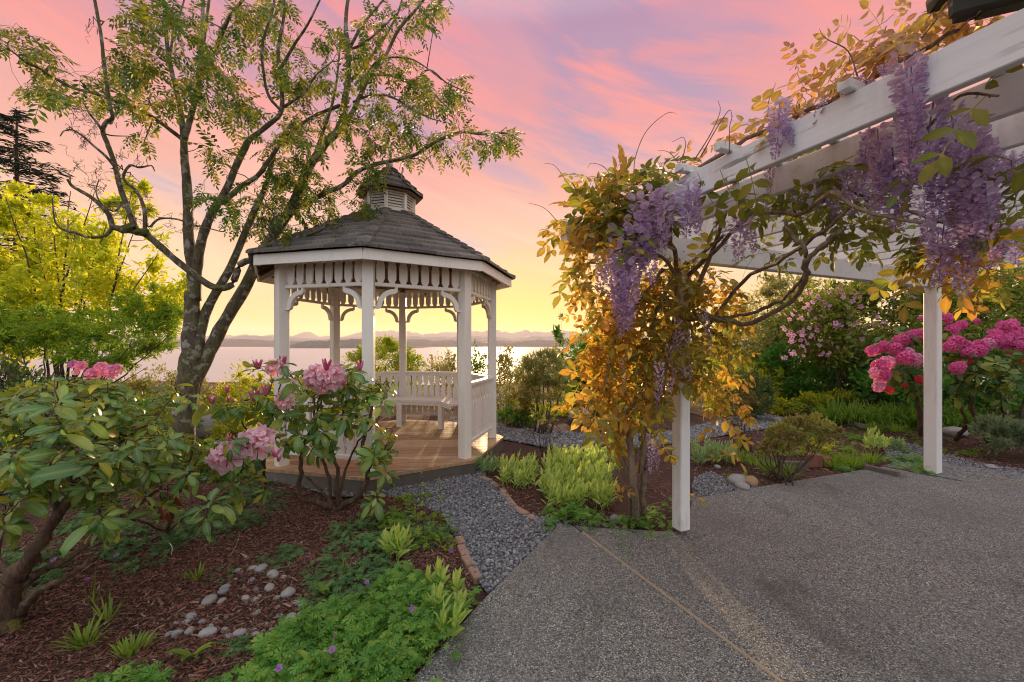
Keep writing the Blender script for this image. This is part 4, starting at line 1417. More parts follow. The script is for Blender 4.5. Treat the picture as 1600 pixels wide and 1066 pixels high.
def truss_base(seed, n=11, fr=.42, dome=1.0):
    """rounded head of flowers, unit radius, facing +Z"""
    r = np.random.default_rng(seed); parts = []
    for i in range(n):
        f = (i + .5) / n
        el = pi / 2 - math.acos(1 - f * dome * 1.05); a = i * 2.399 + r.normal() * .2
        d = np.array([math.cos(a) * math.cos(el), math.sin(a) * math.cos(el), math.sin(el)])
        M = frames(nrm(np.cross(d, [.3, .2, .9]))[None], d[None], fr * (1 + r.normal() * .08))[0]
        parts.append((FB[i % 4], M, d * (.62 + r.normal() * .05), r.random()))
    return combine(parts)
TRUSS = [truss_base(k, 8, .60) for k in range(4)]
BALL = [truss_base(k + 9, 26, .34, 1.1) for k in range(3)]
LEAF_R = [leaf_base(.40, 4, dr, .10, 1.0) for dr in (.15, .35, .6, .3)]
petal_b = leaf_base(.30, 2, -.08, .25, .7)

def mesh_of(base, name, mat, smooth=True):
    a = Acc(); a.add(base[0], base[1], base[3] if len(base) > 3 else 0.0, base[2])
    me = a.mesh(name, smooth); me.materials.append(mat); return me
MESHC = {}
def place(name, base, key, mat, parent, T, d, size, smooth=True):
    if (key, mat.name) not in MESHC: MESHC[(key, mat.name)] = mesh_of(base, name, mat, smooth)
    d = nrm(np.asarray(d, float)); y = nrm(np.cross(d, [.37, .1, .2]))
    M = frames(y[None], d[None], size, np.array([0.0]))[0]
    c, s_ = math.cos(a := rng.random() * 6.28), math.sin(a)
    M = M @ np.array([[c, -s_, 0], [s_, c, 0], [0, 0, 1]])
    mt = np.eye(4); mt[:3, :3] = M; mt[:3, 3] = T
    return link(name, MESHC[(key, mat.name)], None, parent, Matrix(mt.tolist()))

def bud(parent, T, d, size, n=5, mat=None):
    """cluster of furled pointed petals on a short stalk"""
    acc = Acc(); k = n
    a = np.arange(k) * 2.4
    y = nrm(np.stack([np.cos(a) * .55, np.sin(a) * .55, np.full(k, 1.0)], 1) + rng.normal(size=(k, 3)) * .12)
    y = nrm(y + np.asarray(d) * .8)
    for y_ in y:
        b_, f_, _ = blob(6, 5)
        M = frames(y_[None], np.array([[.3, .5, .1]]), np.array([[size * .12, size * .42, size * .12]]))[0]
        V = b_.copy(); V[:, [1, 2]] = V[:, [2, 1]]; V[:, 1] += 1; V[:, [0, 2]] *= (1.15 - .35 * V[:, 1:2])
        acc.add(V @ M.T + T, f_, rng.random())
    return build('flower_bud', acc, mat or M_bud, parent, True)

def rhodo(name, label, base, limbs, tips, lsize, nper=8, nobj=300, group=None, outward=None, yellow=0.05, sk=None, twr=.014, mat=None):
    th = thing(name, base, label, 'shrub', group)
    sk = Skel(7, .06)
    for pts, r0, r1 in limbs: sk.limb(pts, r0, r1, 5, 7, .006)
    Ms, Ts, Ks, Yw = [], [], [], []
    cen = np.mean(tips, 0)
    for t_ in tips:
        p = sk.grow(t_, twr, .0035, .10, .012, seg=7)
        d = nrm(nrm(p[-1] - p[-2]) * .5 + np.array([0, 0, .9]) + nrm(t_ - cen) * .3)
        n = nper + rng.integers(-2, 3)
        a0 = rng.random() * 6
        u = nrm(np.cross(d, [.2, .3, .9])); w = np.cross(d, u)
        droop = rng.uniform(-.75, .3)
        for j in range(n):
            a = a0 + j * 2.4
            y = nrm(u * math.cos(a) + w * math.sin(a) + d * (droop + .45 * j / n) + rng.normal(size=3) * .12)
            s_ = lsize * math.exp(rng.normal() * .22) * (.75 + .35 * (1 - j / n))
            Ms.append(frames(y[None], (d + rng.normal(size=3) * .35)[None], s_)[0])
            Ts.append(p[-1] - d * .012 * (n - j) / 2 + y * .012); Ks.append(rng.integers(4)); Yw.append(rng.random() < yellow)
    build('trunk', sk.acc, M_bark_rhodo, th, True)
    Ms, Ts, Ks, Yw = map(np.array, (Ms, Ts, Ks, Yw))
    emit_leaves(th, LEAF_R, Ks[~Yw], Ms[~Yw], Ts[~Yw], mat or M_rh, int(nobj * (1 - yellow)))
    if Yw.any(): emit_leaves(th, LEAF_R, Ks[Yw], Ms[Yw], Ts[Yw], M_rhy, int(nobj * yellow))
    return th, sk

def tips_px(regs):
    out_ = []
    for x, y, rx, ry, Y, dY, n in regs:
        for i in range(n):
            a, r_ = rng.random() * 2 * pi, rng.random() ** .5
            out_.append(P(x + math.cos(a) * rx * r_, y + math.sin(a) * ry * r_, Y + rng.normal() * dY))
    return np.array(out_)

# large one at the lower left
Y0 = 2.15
q = lambda x, y, dy=0: P(x, y, Y0 + dy)
limbs = [([q(2, 1015), q(10, 960), q(25, 900), q(50, 870)], .075, .035),
         ([q(28, 905), q(60, 850), q(90, 805, .1), q(118, 770, .15), q(148, 728, .2), (q(150, 700, .3))], .034, .014),
         ([q(92, 803, .1), (q(80, 775, .1)), q(50, 765), q(5, 772, -.1), q(-40, 780, -.2)], .02, .009),
         ([q(118, 770, .15), q(103, 735, .2), q(95, 705, .3), q(100, 660, .4)], .014, .007),
         ([q(20, 925), q(60, 895, .05), q(110, 870, .1), q(160, 830, .2), q(215, 790, .3), q(250, 765, .4)], .022, .008),
         ([q(30, 960), q(60, 925, -.1), q(100, 905, -.1), q(135, 880, 0), q(150, 870, 0)], .022, .007),
         ([q(20, 900), q(-5, 870, .1), q(10, 810, .3), q(30, 740, .5)], .02, .008),
         ([q(148, 728, .2), q(190, 690, .4), q(240, 650, .5), q(268, 625, .6)], .011, .005)]
tips = tips_px([(60, 650, 60, 60, 2.3, .25, 54), (150, 640, 60, 50, 2.6, .3, 46), (50, 720, 60, 45, 2.1, .2, 36), (150, 720, 60, 45, 2.4, .25, 38), (235, 690, 50, 45, 2.7, .3, 32),
                (270, 625, 30, 25, 2.9, .2, 9), (260, 750, 40, 40, 2.5, .25, 13), (60, 610, 50, 22, 2.7, .2, 12), (170, 790, 30, 16, 2.1, .1, 4), (10, 800, 20, 40, 2.0, .1, 5), (130, 600, 40, 14, 3.0, .2, 7)])
big, sk_big = rhodo('rhododendron', 'large spreading rhododendron with broad green leaves and a mossy trunk at the lower left', q(5, 1010), limbs, tips, .084, 9, 300)
s = Acc()
for x, y, w, h in ((8, 1000, 22, 28), (15, 975, 14, 20), (30, 1015, 12, 10), (-8, 1010, 20, 22), (22, 990, 12, 16)):
    Vb, Fb, _ = blob(14, 10, .06, x + 50); s.add(q(x, y) + Vb * (np.array([w, w * .8, h]) / F * Y0), Fb, .5)
build('moss', s, M_moss, big, True, kind='stuff')
for x, y, Y in ((252, 790, 2.4), (262, 800, 2.3), (275, 775, 2.4), (235, 780, 2.5), (258, 770, 2.6)):
    a = Acc(); T = P(x, y, Y); yy = nrm(np.array([rng.normal() * .15, rng.normal() * .2, -1.0]))
    a.add(T + LEAF_R[2][0] @ frames(yy[None], np.array([[0, -1, .1]]), .10)[0].T, LEAF_R[2][1], rng.random()); build('dead_leaf', a, M_redleaf, big, True, label='withered dark red hanging leaf')

# low front branch with drooping leaves (180,830) and (320,800)
tips = tips_px([(165, 805, 18, 12, 1.9, .05, 4), (325, 795, 25, 25, 2.1, .1, 4), (300, 705, 35, 35, 2.9, .2, 14), (350, 700, 40, 30, 2.8, .2, 10), (385, 760, 45, 25, 2.9, .15, 5)])
base2 = G(262, 830)
limbs = [([base2, P(270, 790, 2.9), P(290, 750, 2.9), P(300, 705, 2.9)], .016, .006), ([base2, P(300, 800, 2.7), P(325, 800, 2.3)], .01, .005), ([P(282, 765, 2.9), P(330, 735, 2.9), P(375, 735, 2.85)], .009, .005), ([P(262, 832, 3.1), P(230, 820, 2.4), P(190, 805, 1.95)], .008, .005)]
r2, sk_r2 = rhodo('rhododendron', 'low open rhododendron carrying the large pale pink flower head left of the gazebo', base2, limbs, tips, .092, 8, 170)
for x, y, Y, s_, d in ((355, 712, 2.55, .105, (-.3, -1, .3)), (403, 690, 2.6, .115, (.2, -.8, .55)), (380, 700, 2.58, .085, (0, -.9, .5))):
    place('flower_cluster', TRUSS[int(x) % 4], 'truss%d' % (int(x) % 4), M_fl_pale, r2, P(x, y, Y), d, s_)
    sk_t = Acc(); tube(sk_t, smooth_path([P(375, 737, 2.85), P(x, y + 22, Y + .1), P(x, y, Y + .03)], 4), .004, 5); build('flower_stalk', sk_t, M_bark_rhodo, r2, True)
for x, y, Y, s_ in ((356, 690, 2.5, .06), (430, 715, 2.55, .085), (435, 722, 2.5, .06)):
    bud(r2, P(x, y, Y), (.1, -.2, .5), s_, 4)

# slender one behind it with buds (330..440, 540..640)
base3 = G(415, 765)
tips = tips_px([(335, 625, 22, 18, 3.4, .1, 4), (385, 640, 35, 25, 3.4, .15, 7), (405, 620, 30, 12, 3.3, .1, 4), (425, 665, 30, 25, 3.4, .15, 5), (440, 630, 15, 20, 3.3, .1, 3)])
tips = np.vstack([tips, [P(396, 572, 3.2), P(444, 565, 3.2), P(400, 612, 3.2), P(458, 590, 3.2)]])
limbs = [([base3, P(412, 730, 3.5), P(400, 690, 3.45), P(370, 650, 3.4), P(340, 630, 3.4)], .012, .004), ([P(405, 700, 3.45), P(425, 650, 3.4), P(440, 600, 3.3), P(444, 572, 3.2)], .008, .004)]
r3, sk_r3 = rhodo('rhododendron', 'slender rhododendron with closed pink buds in front of the rowan and the left gazebo post', base3, limbs, tips, .12, 7, 130)
for x, y, s_, n in ((403, 568, .11, 5), (398, 618, .13, 6), (415, 610, .12, 5), (332, 622, .09, 5), (354, 605, .09, 3), (441, 566, .13, 6), (434, 660, .10, 4), (357, 620, .08, 3)):
    bud(r3, P(x, y + 10, 3.2), (0, 0, .6), s_, n)
place('flower_cluster', TRUSS[1], 'truss1', M_fl_pale, r3, P(432, 575, 3.18), (-.5, -.8, .1), .085)
place('flower_cluster', TRUSS[2], 'truss2', M_fl_pale, r3, P(446, 625, 3.2), (-.3, -.9, .1), .085)

# the centre one
base4 = G(525, 792)
q = lambda x, y, dy=0: P(x, y, base4[1] + dy)
limbs = [([q(525, 795), q(500, 785, -.05), q(470, 778, -.1), q(470, 740, -.1), q(474, 700), q(490, 660, .05), (q(492, 620, .1))], .032, .008),
         ([q(470, 778, -.1), q(450, 770, -.2), q(440, 765, -.2)], .012, .007),
         ([q(515, 790), q(515, 745), q(500, 700), q(495, 650), q(503, 600), q(510, 570)], .018, .005),
         ([q(525, 795), q(528, 740), (q(520, 700, .1)), q(535, 650, .1), q(548, 610, .1)], .022, .006),
         ([q(528, 795), (q(560, 775, -.1)), (q(575, 735, -.1)), q(566, 700), q(575, 660), q(585, 620), q(600, 600)], .030, .007),
         ([q(527, 793), q(537, 750, .05), (q(545, 720, .1)), q(560, 690, .15), (q(590, 660, .2))], .016, .006),
         ([(q(575, 735, -.1)), q(600, 700, -.2), q(612, 690, -.2)], .012, .005),
         ([q(492, 625, .1), q(470, 600), q(452, 585)], .006, .004),
         ([(q(520, 790)), (q(505, 770)), q(485, 750, .1), q(480, 745, .1)], .015, .008)]
tips = tips_px([(480, 620, 25, 25, 3.7, .15, 7), (530, 610, 30, 30, 3.8, .2, 9), (580, 615, 28, 22, 3.8, .2, 8), (490, 665, 30, 25, 3.6, .2, 8), (550, 655, 30, 25, 3.8, .2, 9), (590, 690, 20, 40, 3.7, .15, 9),
                (500, 700, 18, 14, 3.4, .1, 4), (460, 640, 20, 20, 3.7, .1, 4), (585, 770, 10, 18, 3.3, .05, 2), (590, 745, 20, 12, 3.6, .1, 2), (470, 585, 20, 12, 3.7, .1, 3), (540, 575, 30, 10, 3.8, .1, 4), (450, 690, 12, 14, 3.6, .1, 2)])
r4, sk_r4 = rhodo('rhododendron', 'upright rhododendron with gnarled stems and a pale pink truss before the gazebo entrance', base4, limbs, tips, .125, 8, 300)
for x, y, Y, s_, d, kk_ in ((497, 590, 3.5, .13, (-.5, -.9, .25), 0), (520, 590, 3.5, .13, (.4, -.9, .3), 2), (505, 600, 3.52, .10, (0, -1, .0), 3)):
    place('flower_cluster', TRUSS[kk_], 'truss%d' % kk_, M_fl_pale, r4, P(x, y, Y), d, s_)
for x, y, s_, n in ((510, 580, .14, 5), (562, 580, .12, 4), (505, 690, .10, 4), (537, 605, .08, 3)):
    bud(r4, P(x, y, 3.45), (0, 0, .8), s_, n)

# pink ones seen past the big left shrub
base5 = G(150, 700)
tips = tips_px([(130, 600, 30, 15, 5.2, .2, 9), (165, 620, 30, 14, 5.2, .2, 8), (105, 600, 20, 15, 5.2, .2, 5)])
limbs = [([base5, P(150, 660, 5.3), P(140, 620, 5.3)], .02, .008)]
r5, _ = rhodo('rhododendron', 'pink and lilac flowering rhododendron behind the large left shrub', base5, limbs, tips, .13, 7, 60)
for x, y, s_, m_ in ((115, 570, .07, M_fl_lilac), (127, 572, .085, M_fl_pink), (145, 585, .11, M_fl_pink), (160, 577, .12, M_fl_pink), (176, 581, .11, M_fl_pink), (183, 574, .06, M_fl_pink), (139, 603, .11, M_fl_lilac), (158, 600, .06, M_fl_pink), (118, 582, .05, M_fl_pale)):
    place('flower_cluster', BALL[int(x) % 3], 'ball%d' % (int(x) % 3), m_, r5, P(x, y, 5.0), (.1, -.8, .5), s_ * 1.0)

# hot pink pair at the right
M_rhd = leaf_mat('dark_rhododendron_leaves', [(.05, .12, .03), (.08, .17, .04), (.16, .24, .04), (.30, .32, .04)], .35, .4)
def pink(label, base, trunks, regs, heads, lsize, nobj):
    tips = tips_px(regs)
    th, sk_ = rhodo('rhododendron', label, base, trunks, tips, lsize, 7, nobj, group=None, mat=M_rhd)
    for x, y, Y, s_, m_ in heads:
        s_ *= .86
        place('flower_cluster', BALL[int(x + y) % 3], 'ball%d' % (int(x + y) % 3), m_, th, P(x, y, Y), (rng.normal() * .3, -.7, .6 + rng.normal() * .2), s_)
    return th
hd = M_fl_hot
b6 = G(1470, 655)
b6 = P(1440, 640, 6.6); b6[2] = -.03
pink('hot pink rhododendron bush just left of the right pergola post, with red lower blooms', b6,
     [([b6, P(1430, 600, 6.6), P(1410, 570, 6.5)], .035, .012), ([b6, P(1450, 600, 6.6), P(1455, 560, 6.6)], .03, .012)],
     [(1400, 545, 40, 25, 6.5, .2, 16), (1430, 590, 35, 25, 6.4, .2, 12), (1440, 520, 30, 20, 6.6, .2, 9), (1385, 575, 20, 22, 6.4, .15, 6)],
     [(1362, 549, 6.2, .13, hd), (1372, 545, 6.3, .12, hd), (1382, 541, 6.2, .13, hd), (1398, 545, 6.1, .14, hd), (1408, 532, 6.3, .15, hd), (1420, 527, 6.3, .15, hd), (1432, 524, 6.3, .15, hd), (1441, 522, 6.4, .12, hd), (1405, 548, 6.1, .12, hd),
      (1413, 560, 6.0, .16, M_fl_hot), (1428, 563, 6.0, .17, M_fl_pink), (1418, 552, 6.1, .13, M_fl_pink), (1375, 572, 6.0, .16, hd), (1385, 567, 6.0, .15, M_fl_pink), (1368, 583, 6.0, .15, M_fl_pink), (1380, 585, 5.95, .15, hd), (1374, 596, 6.0, .13, M_fl_pink), (1372, 605, 6.0, .12, M_fl_pink),
      (1389, 610, 5.95, .10, M_fl_red), (1437, 594, 6.0, .10, M_fl_red), (1414, 602, 6.1, .06, M_fl_red), (1440, 498, 6.5, .07, M_fl_hot)], .15, 150)
b7 = G(1545, 690)
pink('hot pink rhododendron with crooked bare trunks right of the right pergola post', b7,
     [([b7, P(1532, 665, 5.8), P(1520, 640, 5.8), P(1512, 600, 5.8)], .05, .02), ([b7 + [.25, 0, 0], P(1578, 680, 5.9), P(1568, 640, 5.9), P(1560, 600, 5.9)], .045, .02), ([b7 + [-.4, .1, 0], P(1510, 660, 6.0), P(1500, 630, 6.0), P(1495, 590, 6.0)], .03, .012), ([b7 + [.5, .2, 0], P(1590, 660, 5.9), P(1610, 600, 5.9)], .03, .012)],
     [(1540, 570, 50, 30, 5.8, .25, 26), (1500, 575, 30, 35, 5.8, .2, 13), (1590, 570, 30, 30, 5.7, .2, 14), (1560, 610, 40, 20, 5.7, .2, 11), (1500, 610, 18, 18, 5.7, .1, 5), (1500, 530, 40, 20, 6.0, .2, 10), (1640, 560, 40, 50, 5.7, .2, 10)],
     [(1475, 497, 5.9, .15, hd), (1488, 516, 5.8, .13, hd), (1502, 508, 5.9, .11, hd), (1495, 511, 5.9, .10, hd), (1525, 502, 6.0, .07, hd), (1484, 543, 5.6, .12, hd), (1494, 536, 5.6, .15, hd), (1506, 541, 5.6, .14, hd), (1516, 545, 5.6, .12, hd),
      (1513, 553, 5.5, .13, hd), (1511, 563, 5.5, .10, M_fl_red), (1530, 541, 5.6, .14, hd), (1542, 538, 5.6, .14, M_fl_pink), (1528, 549, 5.5, .14, hd), (1552, 533, 5.6, .15, hd), (1555, 523, 5.7, .13, hd), (1572, 512, 5.7, .15, hd), (1580, 508, 5.8, .13, hd),
      (1568, 532, 5.6, .14, hd), (1582, 527, 5.6, .15, hd), (1594, 522, 5.6, .15, hd), (1600, 540, 5.6, .14, hd), (1575, 545, 5.6, .12, hd), (1592, 541, 5.5, .13, hd), (1495, 576, 5.4, .13, hd), (1500, 572, 5.4, .10, hd), (1620, 515, 5.6, .15, hd), (1602, 567, 5.5, .10, M_fl_red)], .15, 260)
# ------------------------------------------------------------------ wisteria on the pergola
M_wg = leaf_mat('wisteria_leaves_golden', [(.14, .22, .03), (.42, .24, .03), (.26, .14, .04), (.60, .36, .03), (.50, .22, .05), (.20, .26, .03), (.70, .46, .07), (.30, .20, .05)], .58, .42, rib=.3, tboost=1.7)
M_wo = leaf_mat('wisteria_leaves_olive', [(.14, .20, .025), (.22, .27, .03), (.34, .30, .03), (.12, .18, .025), (.30, .24, .04)], .45, .4, rib=.4, ribcol=(.35, .30, .08))
M_wa = leaf_mat('wisteria_leaves_bronze', [(.40, .20, .06), (.60, .32, .06), (.36, .16, .08), (.50, .36, .05), (.44, .26, .18)], .5, .42, rib=.3, tboost=1.4)
M_wd = leaf_mat('wisteria_leaves_brown_green', [(.17, .16, .03), (.28, .20, .03), (.40, .26, .04), (.14, .15, .03), (.5, .36, .05)], .45, .45, rib=.3)
M_flo = None
m, nt, out = new_mat('wisteria_florets')
v = nt.nodes.new('ShaderNodeAttribute'); v.attribute_name = 'var'
r_ = nt.nodes.new('ShaderNodeAttribute'); r_.attribute_name = 'rib'
oi = nt.nodes.new('ShaderNodeObjectInfo')
c = RAMP(nt, v.outputs['Fac'], [(0, (.20, .08, .32)), (.3, (.42, .27, .62)), (.6, (.70, .58, .86)), (1, (.90, .82, .92))]).outputs[0]
c = MIX(nt, r_.outputs['Fac'], c, (.86, .80, .90))
c = MIX(nt, MAPR(nt, oi.outputs['Random'], 0, 1, 0, .5), c, (.74, .46, .52), 'MIX')
b = N(nt, 'BsdfPrincipled', i_Roughness=.6); L(nt, c, b.inputs['Base Color'])
t = nt.nodes.new('ShaderNodeBsdfTranslucent'); L(nt, c, t.inputs[0])
mx = nt.nodes.new('ShaderNodeMixShader'); mx.inputs[0].default_value = .35
L(nt, b.outputs[0], mx.inputs[1]); L(nt, t.outputs[0], mx.inputs[2]); L(nt, mx.outputs[0], out.inputs[0])
M_flo = m

# one floret: a raised banner petal and a keel, length 1 along +Y
fl_V = np.array([[0, 0, 0], [-.42, .38, .30], [0, .30, .42], [.42, .38, .30], [-.34, .80, .52], [0, .88, .66], [.34, .80, .52],
                 [-.17, .45, -.02], [.17, .45, -.02], [0, 1.0, -.10], [0, .5, .12]], float)
fl_F = [np.array([[0, 2, 1], [0, 3, 2], [0, 7, 10], [0, 10, 8], [7, 9, 10], [10, 9, 8]]), np.array([[1, 2, 5, 4], [2, 3, 6, 5]])]
fl_R = np.array([.6, 0, .55, 0, 0, .25, 0, 0, 0, 0, .3])
def raceme(seed, n=120, width=.16, flor=.072):
    """hanging flower spike of length 1 (down -Z), wide above and pointed below"""
    r = np.random.default_rng(seed); parts = []
    pts = np.array([[.03 * math.sin(3 * t + seed), .03 * math.cos(2 * t + seed), -t] for t in np.linspace(0, 1, 7)])
    a_ = Acc(); st = np.random.default_rng(1)
    tube(a_, pts, np.linspace(.010, .004, 7), 4)
    V = a_.V[0]; parts.append(((V, [a_.F[0]], np.zeros(len(V))), np.eye(3), (0, 0, 0), .12))
    for i in range(n):
        t = .04 + .95 * (i / n) ** .95
        a = i * 2.4 + r.normal() * .3
        rad_ = width * (1 - .80 * t ** 1.6) * (.75 + .5 * r.random()) * min(1, .55 + t * 6)
        p = np.array([.03 * math.sin(3 * t + seed), .03 * math.cos(2 * t + seed), -t])
        o = np.array([math.cos(a), math.sin(a), .15])
        y = nrm(o + np.array([0, 0, -.15 + r.normal() * .25]))
        s = flor * (1.15 - .62 * t ** 2) * (1 + r.normal() * .12)
        M = frames(y[None], np.array([[0, 0, 1.]]) + r.normal(size=(1, 3)) * .3, s)[0]
        parts.append(((fl_V, fl_F, fl_R), M, p + o * rad_ * .75, np.clip(.85 - .8 * t + r.normal() * .16, 0, 1)))
    return combine(parts)
RAC = [raceme(k, 84 + 5 * k, .12 + .010 * (k % 3), .092) for k in range(5)]
RACS = [raceme(k + 20, 60, .10, .07) for k in range(3)]

wist = thing('wisteria', G(1000, 822), 'old wisteria vine with lilac flower clusters and golden leaves climbing the pergola post and rafters', 'vine')
def Yd(x, s_):
    return F * (s_ / .9215) / (x - 534)
sk = Skel(8, .07)
Yw = 3.0
q = lambda x, y, dy=0.0: P(x, y, Yw + dy)
bs = G(998, 815)
sk.limb([bs + [-.02, 0, -.02], q(990, 760), q(985, 700), q(992, 640, .05), q(1015, 580, .1), q(1050, 520, .15), q(1060, 450, .1), q(1055, 400), q(1040, 350, -.2)], .030, .016, wob=.006)
sk.limb([bs + [.05, .03, -.02], q(1005, 750, .05), q(1020, 690, .1), q(1005, 630, .15), q(1030, 560), q(1020, 500, -.1), q(1050, 440), q(1090, 400, .1), q(1130, 370, -.3)], .024, .012, wob=.006)
sk.limb([bs + [-.05, .05, -.02], q(985, 750, .05), q(965, 690, .05), q(980, 640), q(1040, 600, .2), q(1085, 540, .25), q(1060, 470, .25), q(1040, 420, .2)], .020, .010, wob=.006)
sk.limb([q(1000, 740), q(1020, 640, -.1), q(1045, 560, -.1), q(1060, 480, -.1), q(1050, 420, -.15), q(1000, 380, -.3), q(975, 340, -.4)], .02, .010, wob=.006)
sk.limb([q(945, 610, -.1), q(952, 570, -.1), q(965, 520, -.1), q(985, 480, -.15), q(1015, 450, -.15), q(1035, 420, -.1)], .014, .012)
sk.limb([q(985, 478, -.1), q(1010, 470), q(1035, 480), q(1045, 505)], .016, .014)
# the big loop at the right of the post
sk.limb([q(1075, 500, .1), q(1112, 498, .0), q(1160, 506, -.2), q(1200, 494, -.45), q(1237, 470, -.65), q(1259, 433, -.9), q(1259, 408, -1.0), q(1285, 385, -1.1), q(1315, 360, -1.2)], .018, .011, wob=.004)
sk.limb([q(1078, 490, .1), q(1130, 494, .0), q(1175, 490, -.2), q(1215, 470, -.45), q(1250, 440, -.8), q(1262, 400, -1.0), q(1240, 370, -1.0), q(1225, 345, -1.0)], .013, .009, wob=.004)
sk.limb([q(1075, 430, 0), q(1120, 390, -.2), q(1160, 345, -.4), q(1200, 332, -.6), q(1250, 335, -.9), q(1300, 300, -1.2), q(1350, 330, -1.35), q(1440, 350, -1.5)], .016, .006, wob=.004)
sk.limb([q(1100, 520, .2), q(1160, 440, -.2), q(1230, 400, -.7), q(1300, 350, -1.1), q(1330, 320, -1.25)], .015, .007, wob=.004)
sk.limb([q(1085, 460, .1), q(1110, 400, .0), q(1135, 330, -.3)], .02, .012)
# stem along the top of the first rafters
def top(x, y, s_): return P(x, y, Yd(x, s_))
sk.limb([q(1040, 350, -.2), top(1060, 290, 1.95), top(1150, 228, 1.98), top(1250, 178, 1.98), top(1330, 140, 1.98), top(1420, 90, 1.98), top(1500, 45, 2.0)], .014, .007, wob=.004)
sk.limb([top(1400, 260, 2.2), top(1450, 200, 2.1), top(1500, 150, 2.0), top(1560, 150, 1.95)], .007, .004)
sk.limb([top(1330, 300, 2.5), top(1420, 330, 2.5), top(1500, 350, 2.5), top(1570, 300, 2.4), top(1620, 260, 2.4)], .008, .005)
build('trunk', sk.acc, M_bark_vine, wist, True)
sk.acc = Acc()
WL = [compound_leaf(3, .50, .44, .35, k, 2) for k in range(5)]
WLn = [compound_leaf(5, .36, .30, .5, k + 7, 1) for k in range(4)]
GO, OL, BR, DK = [], [], [], []
def leaves(lst, x, y, rx, ry, Y, n, size, dY=.15, ylist=None, per=2, up=.1, maxd=None, kn=5):
    for i in range(n):
        a, r_ = rng.random() * 2 * pi, rng.random() ** .5
        xx, yy_ = x + math.cos(a) * rx * r_, y + math.sin(a) * ry * r_
        Y_ = (Y if not callable(Y) else Y(xx)) + rng.normal() * dY
        t_ = P(xx, yy_, Y_)
        p = sk.grow(t_, .006, .0016, .08, .006)
        d = nrm(p[-1] - p[-2])
        for j in range(per):
            yv = nrm(d * .4 + rdir(1)[0] * [1, 1, .6] + [0, 0, up - .35])
            M = frames(yv[None], (np.array([0, 0, 1.]) + rng.normal(size=3) * .45)[None], size * math.exp(rng.normal() * .2))[0]
            lst.append((M, p[-1], rng.integers(kn)))
# round the post
for a in ((930, 350, 36, 45, 2.75, 34), (915, 425, 28, 30, 2.8, 18), (905, 340, 22, 25, 2.7, 10), (955, 285, 30, 20, 2.7, 14), (950, 500, 42, 45, 3.0, 46), (985, 540, 45, 55, 3.0, 44), (935, 560, 32, 40, 3.0, 18), (930, 635, 24, 36, 3.0, 16),
          (965, 630, 35, 40, 3.0, 30), (950, 685, 18, 20, 3.05, 4), (965, 745, 15, 12, 3.1, 2), (1120, 610, 20, 35, 3.4, 8), (1135, 650, 26, 35, 3.4, 9), (1150, 695, 16, 18, 3.3, 2), (1135, 460, 28, 30, 3.2, 14), (1000, 450, 40, 30, 3.05, 22),
          (1090, 760, 25, 15, 3.3, 3), (1000, 770, 10, 8, 3.05, 1), (1060, 440, 40, 40, 3.3, 24), (985, 590, 45, 50, 3.2, 30), (1000, 500, 70, 70, 3.3, 34), (1130, 560, 30, 40, 3.3, 12)):
    leaves(GO, *a[:5], int(a[5] * .66), .175, .16)
for a in ((985, 300, 42, 28, 2.6, 26), (1000, 340, 40, 30, 2.7, 18), (960, 330, 35, 40, 2.7, 20), (1030, 265, 30, 15, 2.6, 6)):
    leaves(OL, *a, .18, .10)
for a in ((1060, 470, 50, 45, 3.0, 34), (1050, 550, 45, 50, 2.95, 38), (1090, 520, 45, 40, 3.0, 28), (1085, 570, 30, 25, 3.1, 16), (1020, 620, 22, 35, 2.95, 14), (1000, 690, 30, 35, 3.0, 5), (1005, 755, 20, 20, 3.05, 3), (1100, 430, 40, 30, 3.1, 16), (1020, 590, 40, 40, 2.9, 20), (1030, 480, 40, 40, 2.9, 16)):
    leaves(DK, *a[:5], int(a[5] * .55), .18, .14)
# over the rafters
for x, y, rx, ry, n in ((1070, 262, 24, 16, 8), (1105, 248, 25, 18, 8), (1150, 225, 26, 16, 8), (1215, 185, 22, 20, 9), (1245, 160, 28, 22, 13), (1290, 135, 30, 24, 14), (1270, 110, 30, 14, 5), (1335, 125, 32, 22, 14), (1380, 95, 32, 28, 14), (1400, 45, 35, 22, 9), (1440, 65, 32, 26, 13), (1480, 50, 24, 26, 9), (1320, 75, 35, 25, 7), (1385, 25, 26, 18, 5), (1470, 20, 25, 18, 5), (1190, 200, 20, 20, 5), (1520, 30, 18, 16, 4)):
    leaves(BR, x, y, rx, ry, lambda xx: Yd(xx, 2.04), max(2, int(n * .42)), .125, .05, up=.3)
for x, y, rx, ry, n, s_ in ((1250, 245, 28, 22, 6, 2.3), (1285, 315, 45, 24, 8, 2.7), (1325, 345, 30, 24, 6, 2.6), (1235, 295, 30, 30, 7, 2.6), (1370, 355, 35, 18, 4, 2.6), (1300, 265, 30, 20, 5, 2.4), (1240, 340, 30, 20, 5, 2.8), (1185, 395, 30, 15, 4, 3.0), (1150, 300, 20, 30, 4, 2.0),
                            (1330, 290, 30, 25, 4, 2.5), (1565, 255, 25, 20, 3, 2.3), (1575, 320, 22, 20, 4, 2.4), (1430, 380, 25, 20, 5, 2.5)):
    leaves(OL, x, y, rx, ry, lambda xx, s_=s_: Yd(xx, s_), n, .15, .08, per=2)
leaves(OL, 1530, 150, 14, 6, lambda xx: Yd(xx, 1.93), 2, .16, .03, per=1)
leaves(OL, 1415, 60 + 215, 10, 6, lambda xx: Yd(xx, 2.0), 2, .10, .03, per=1)
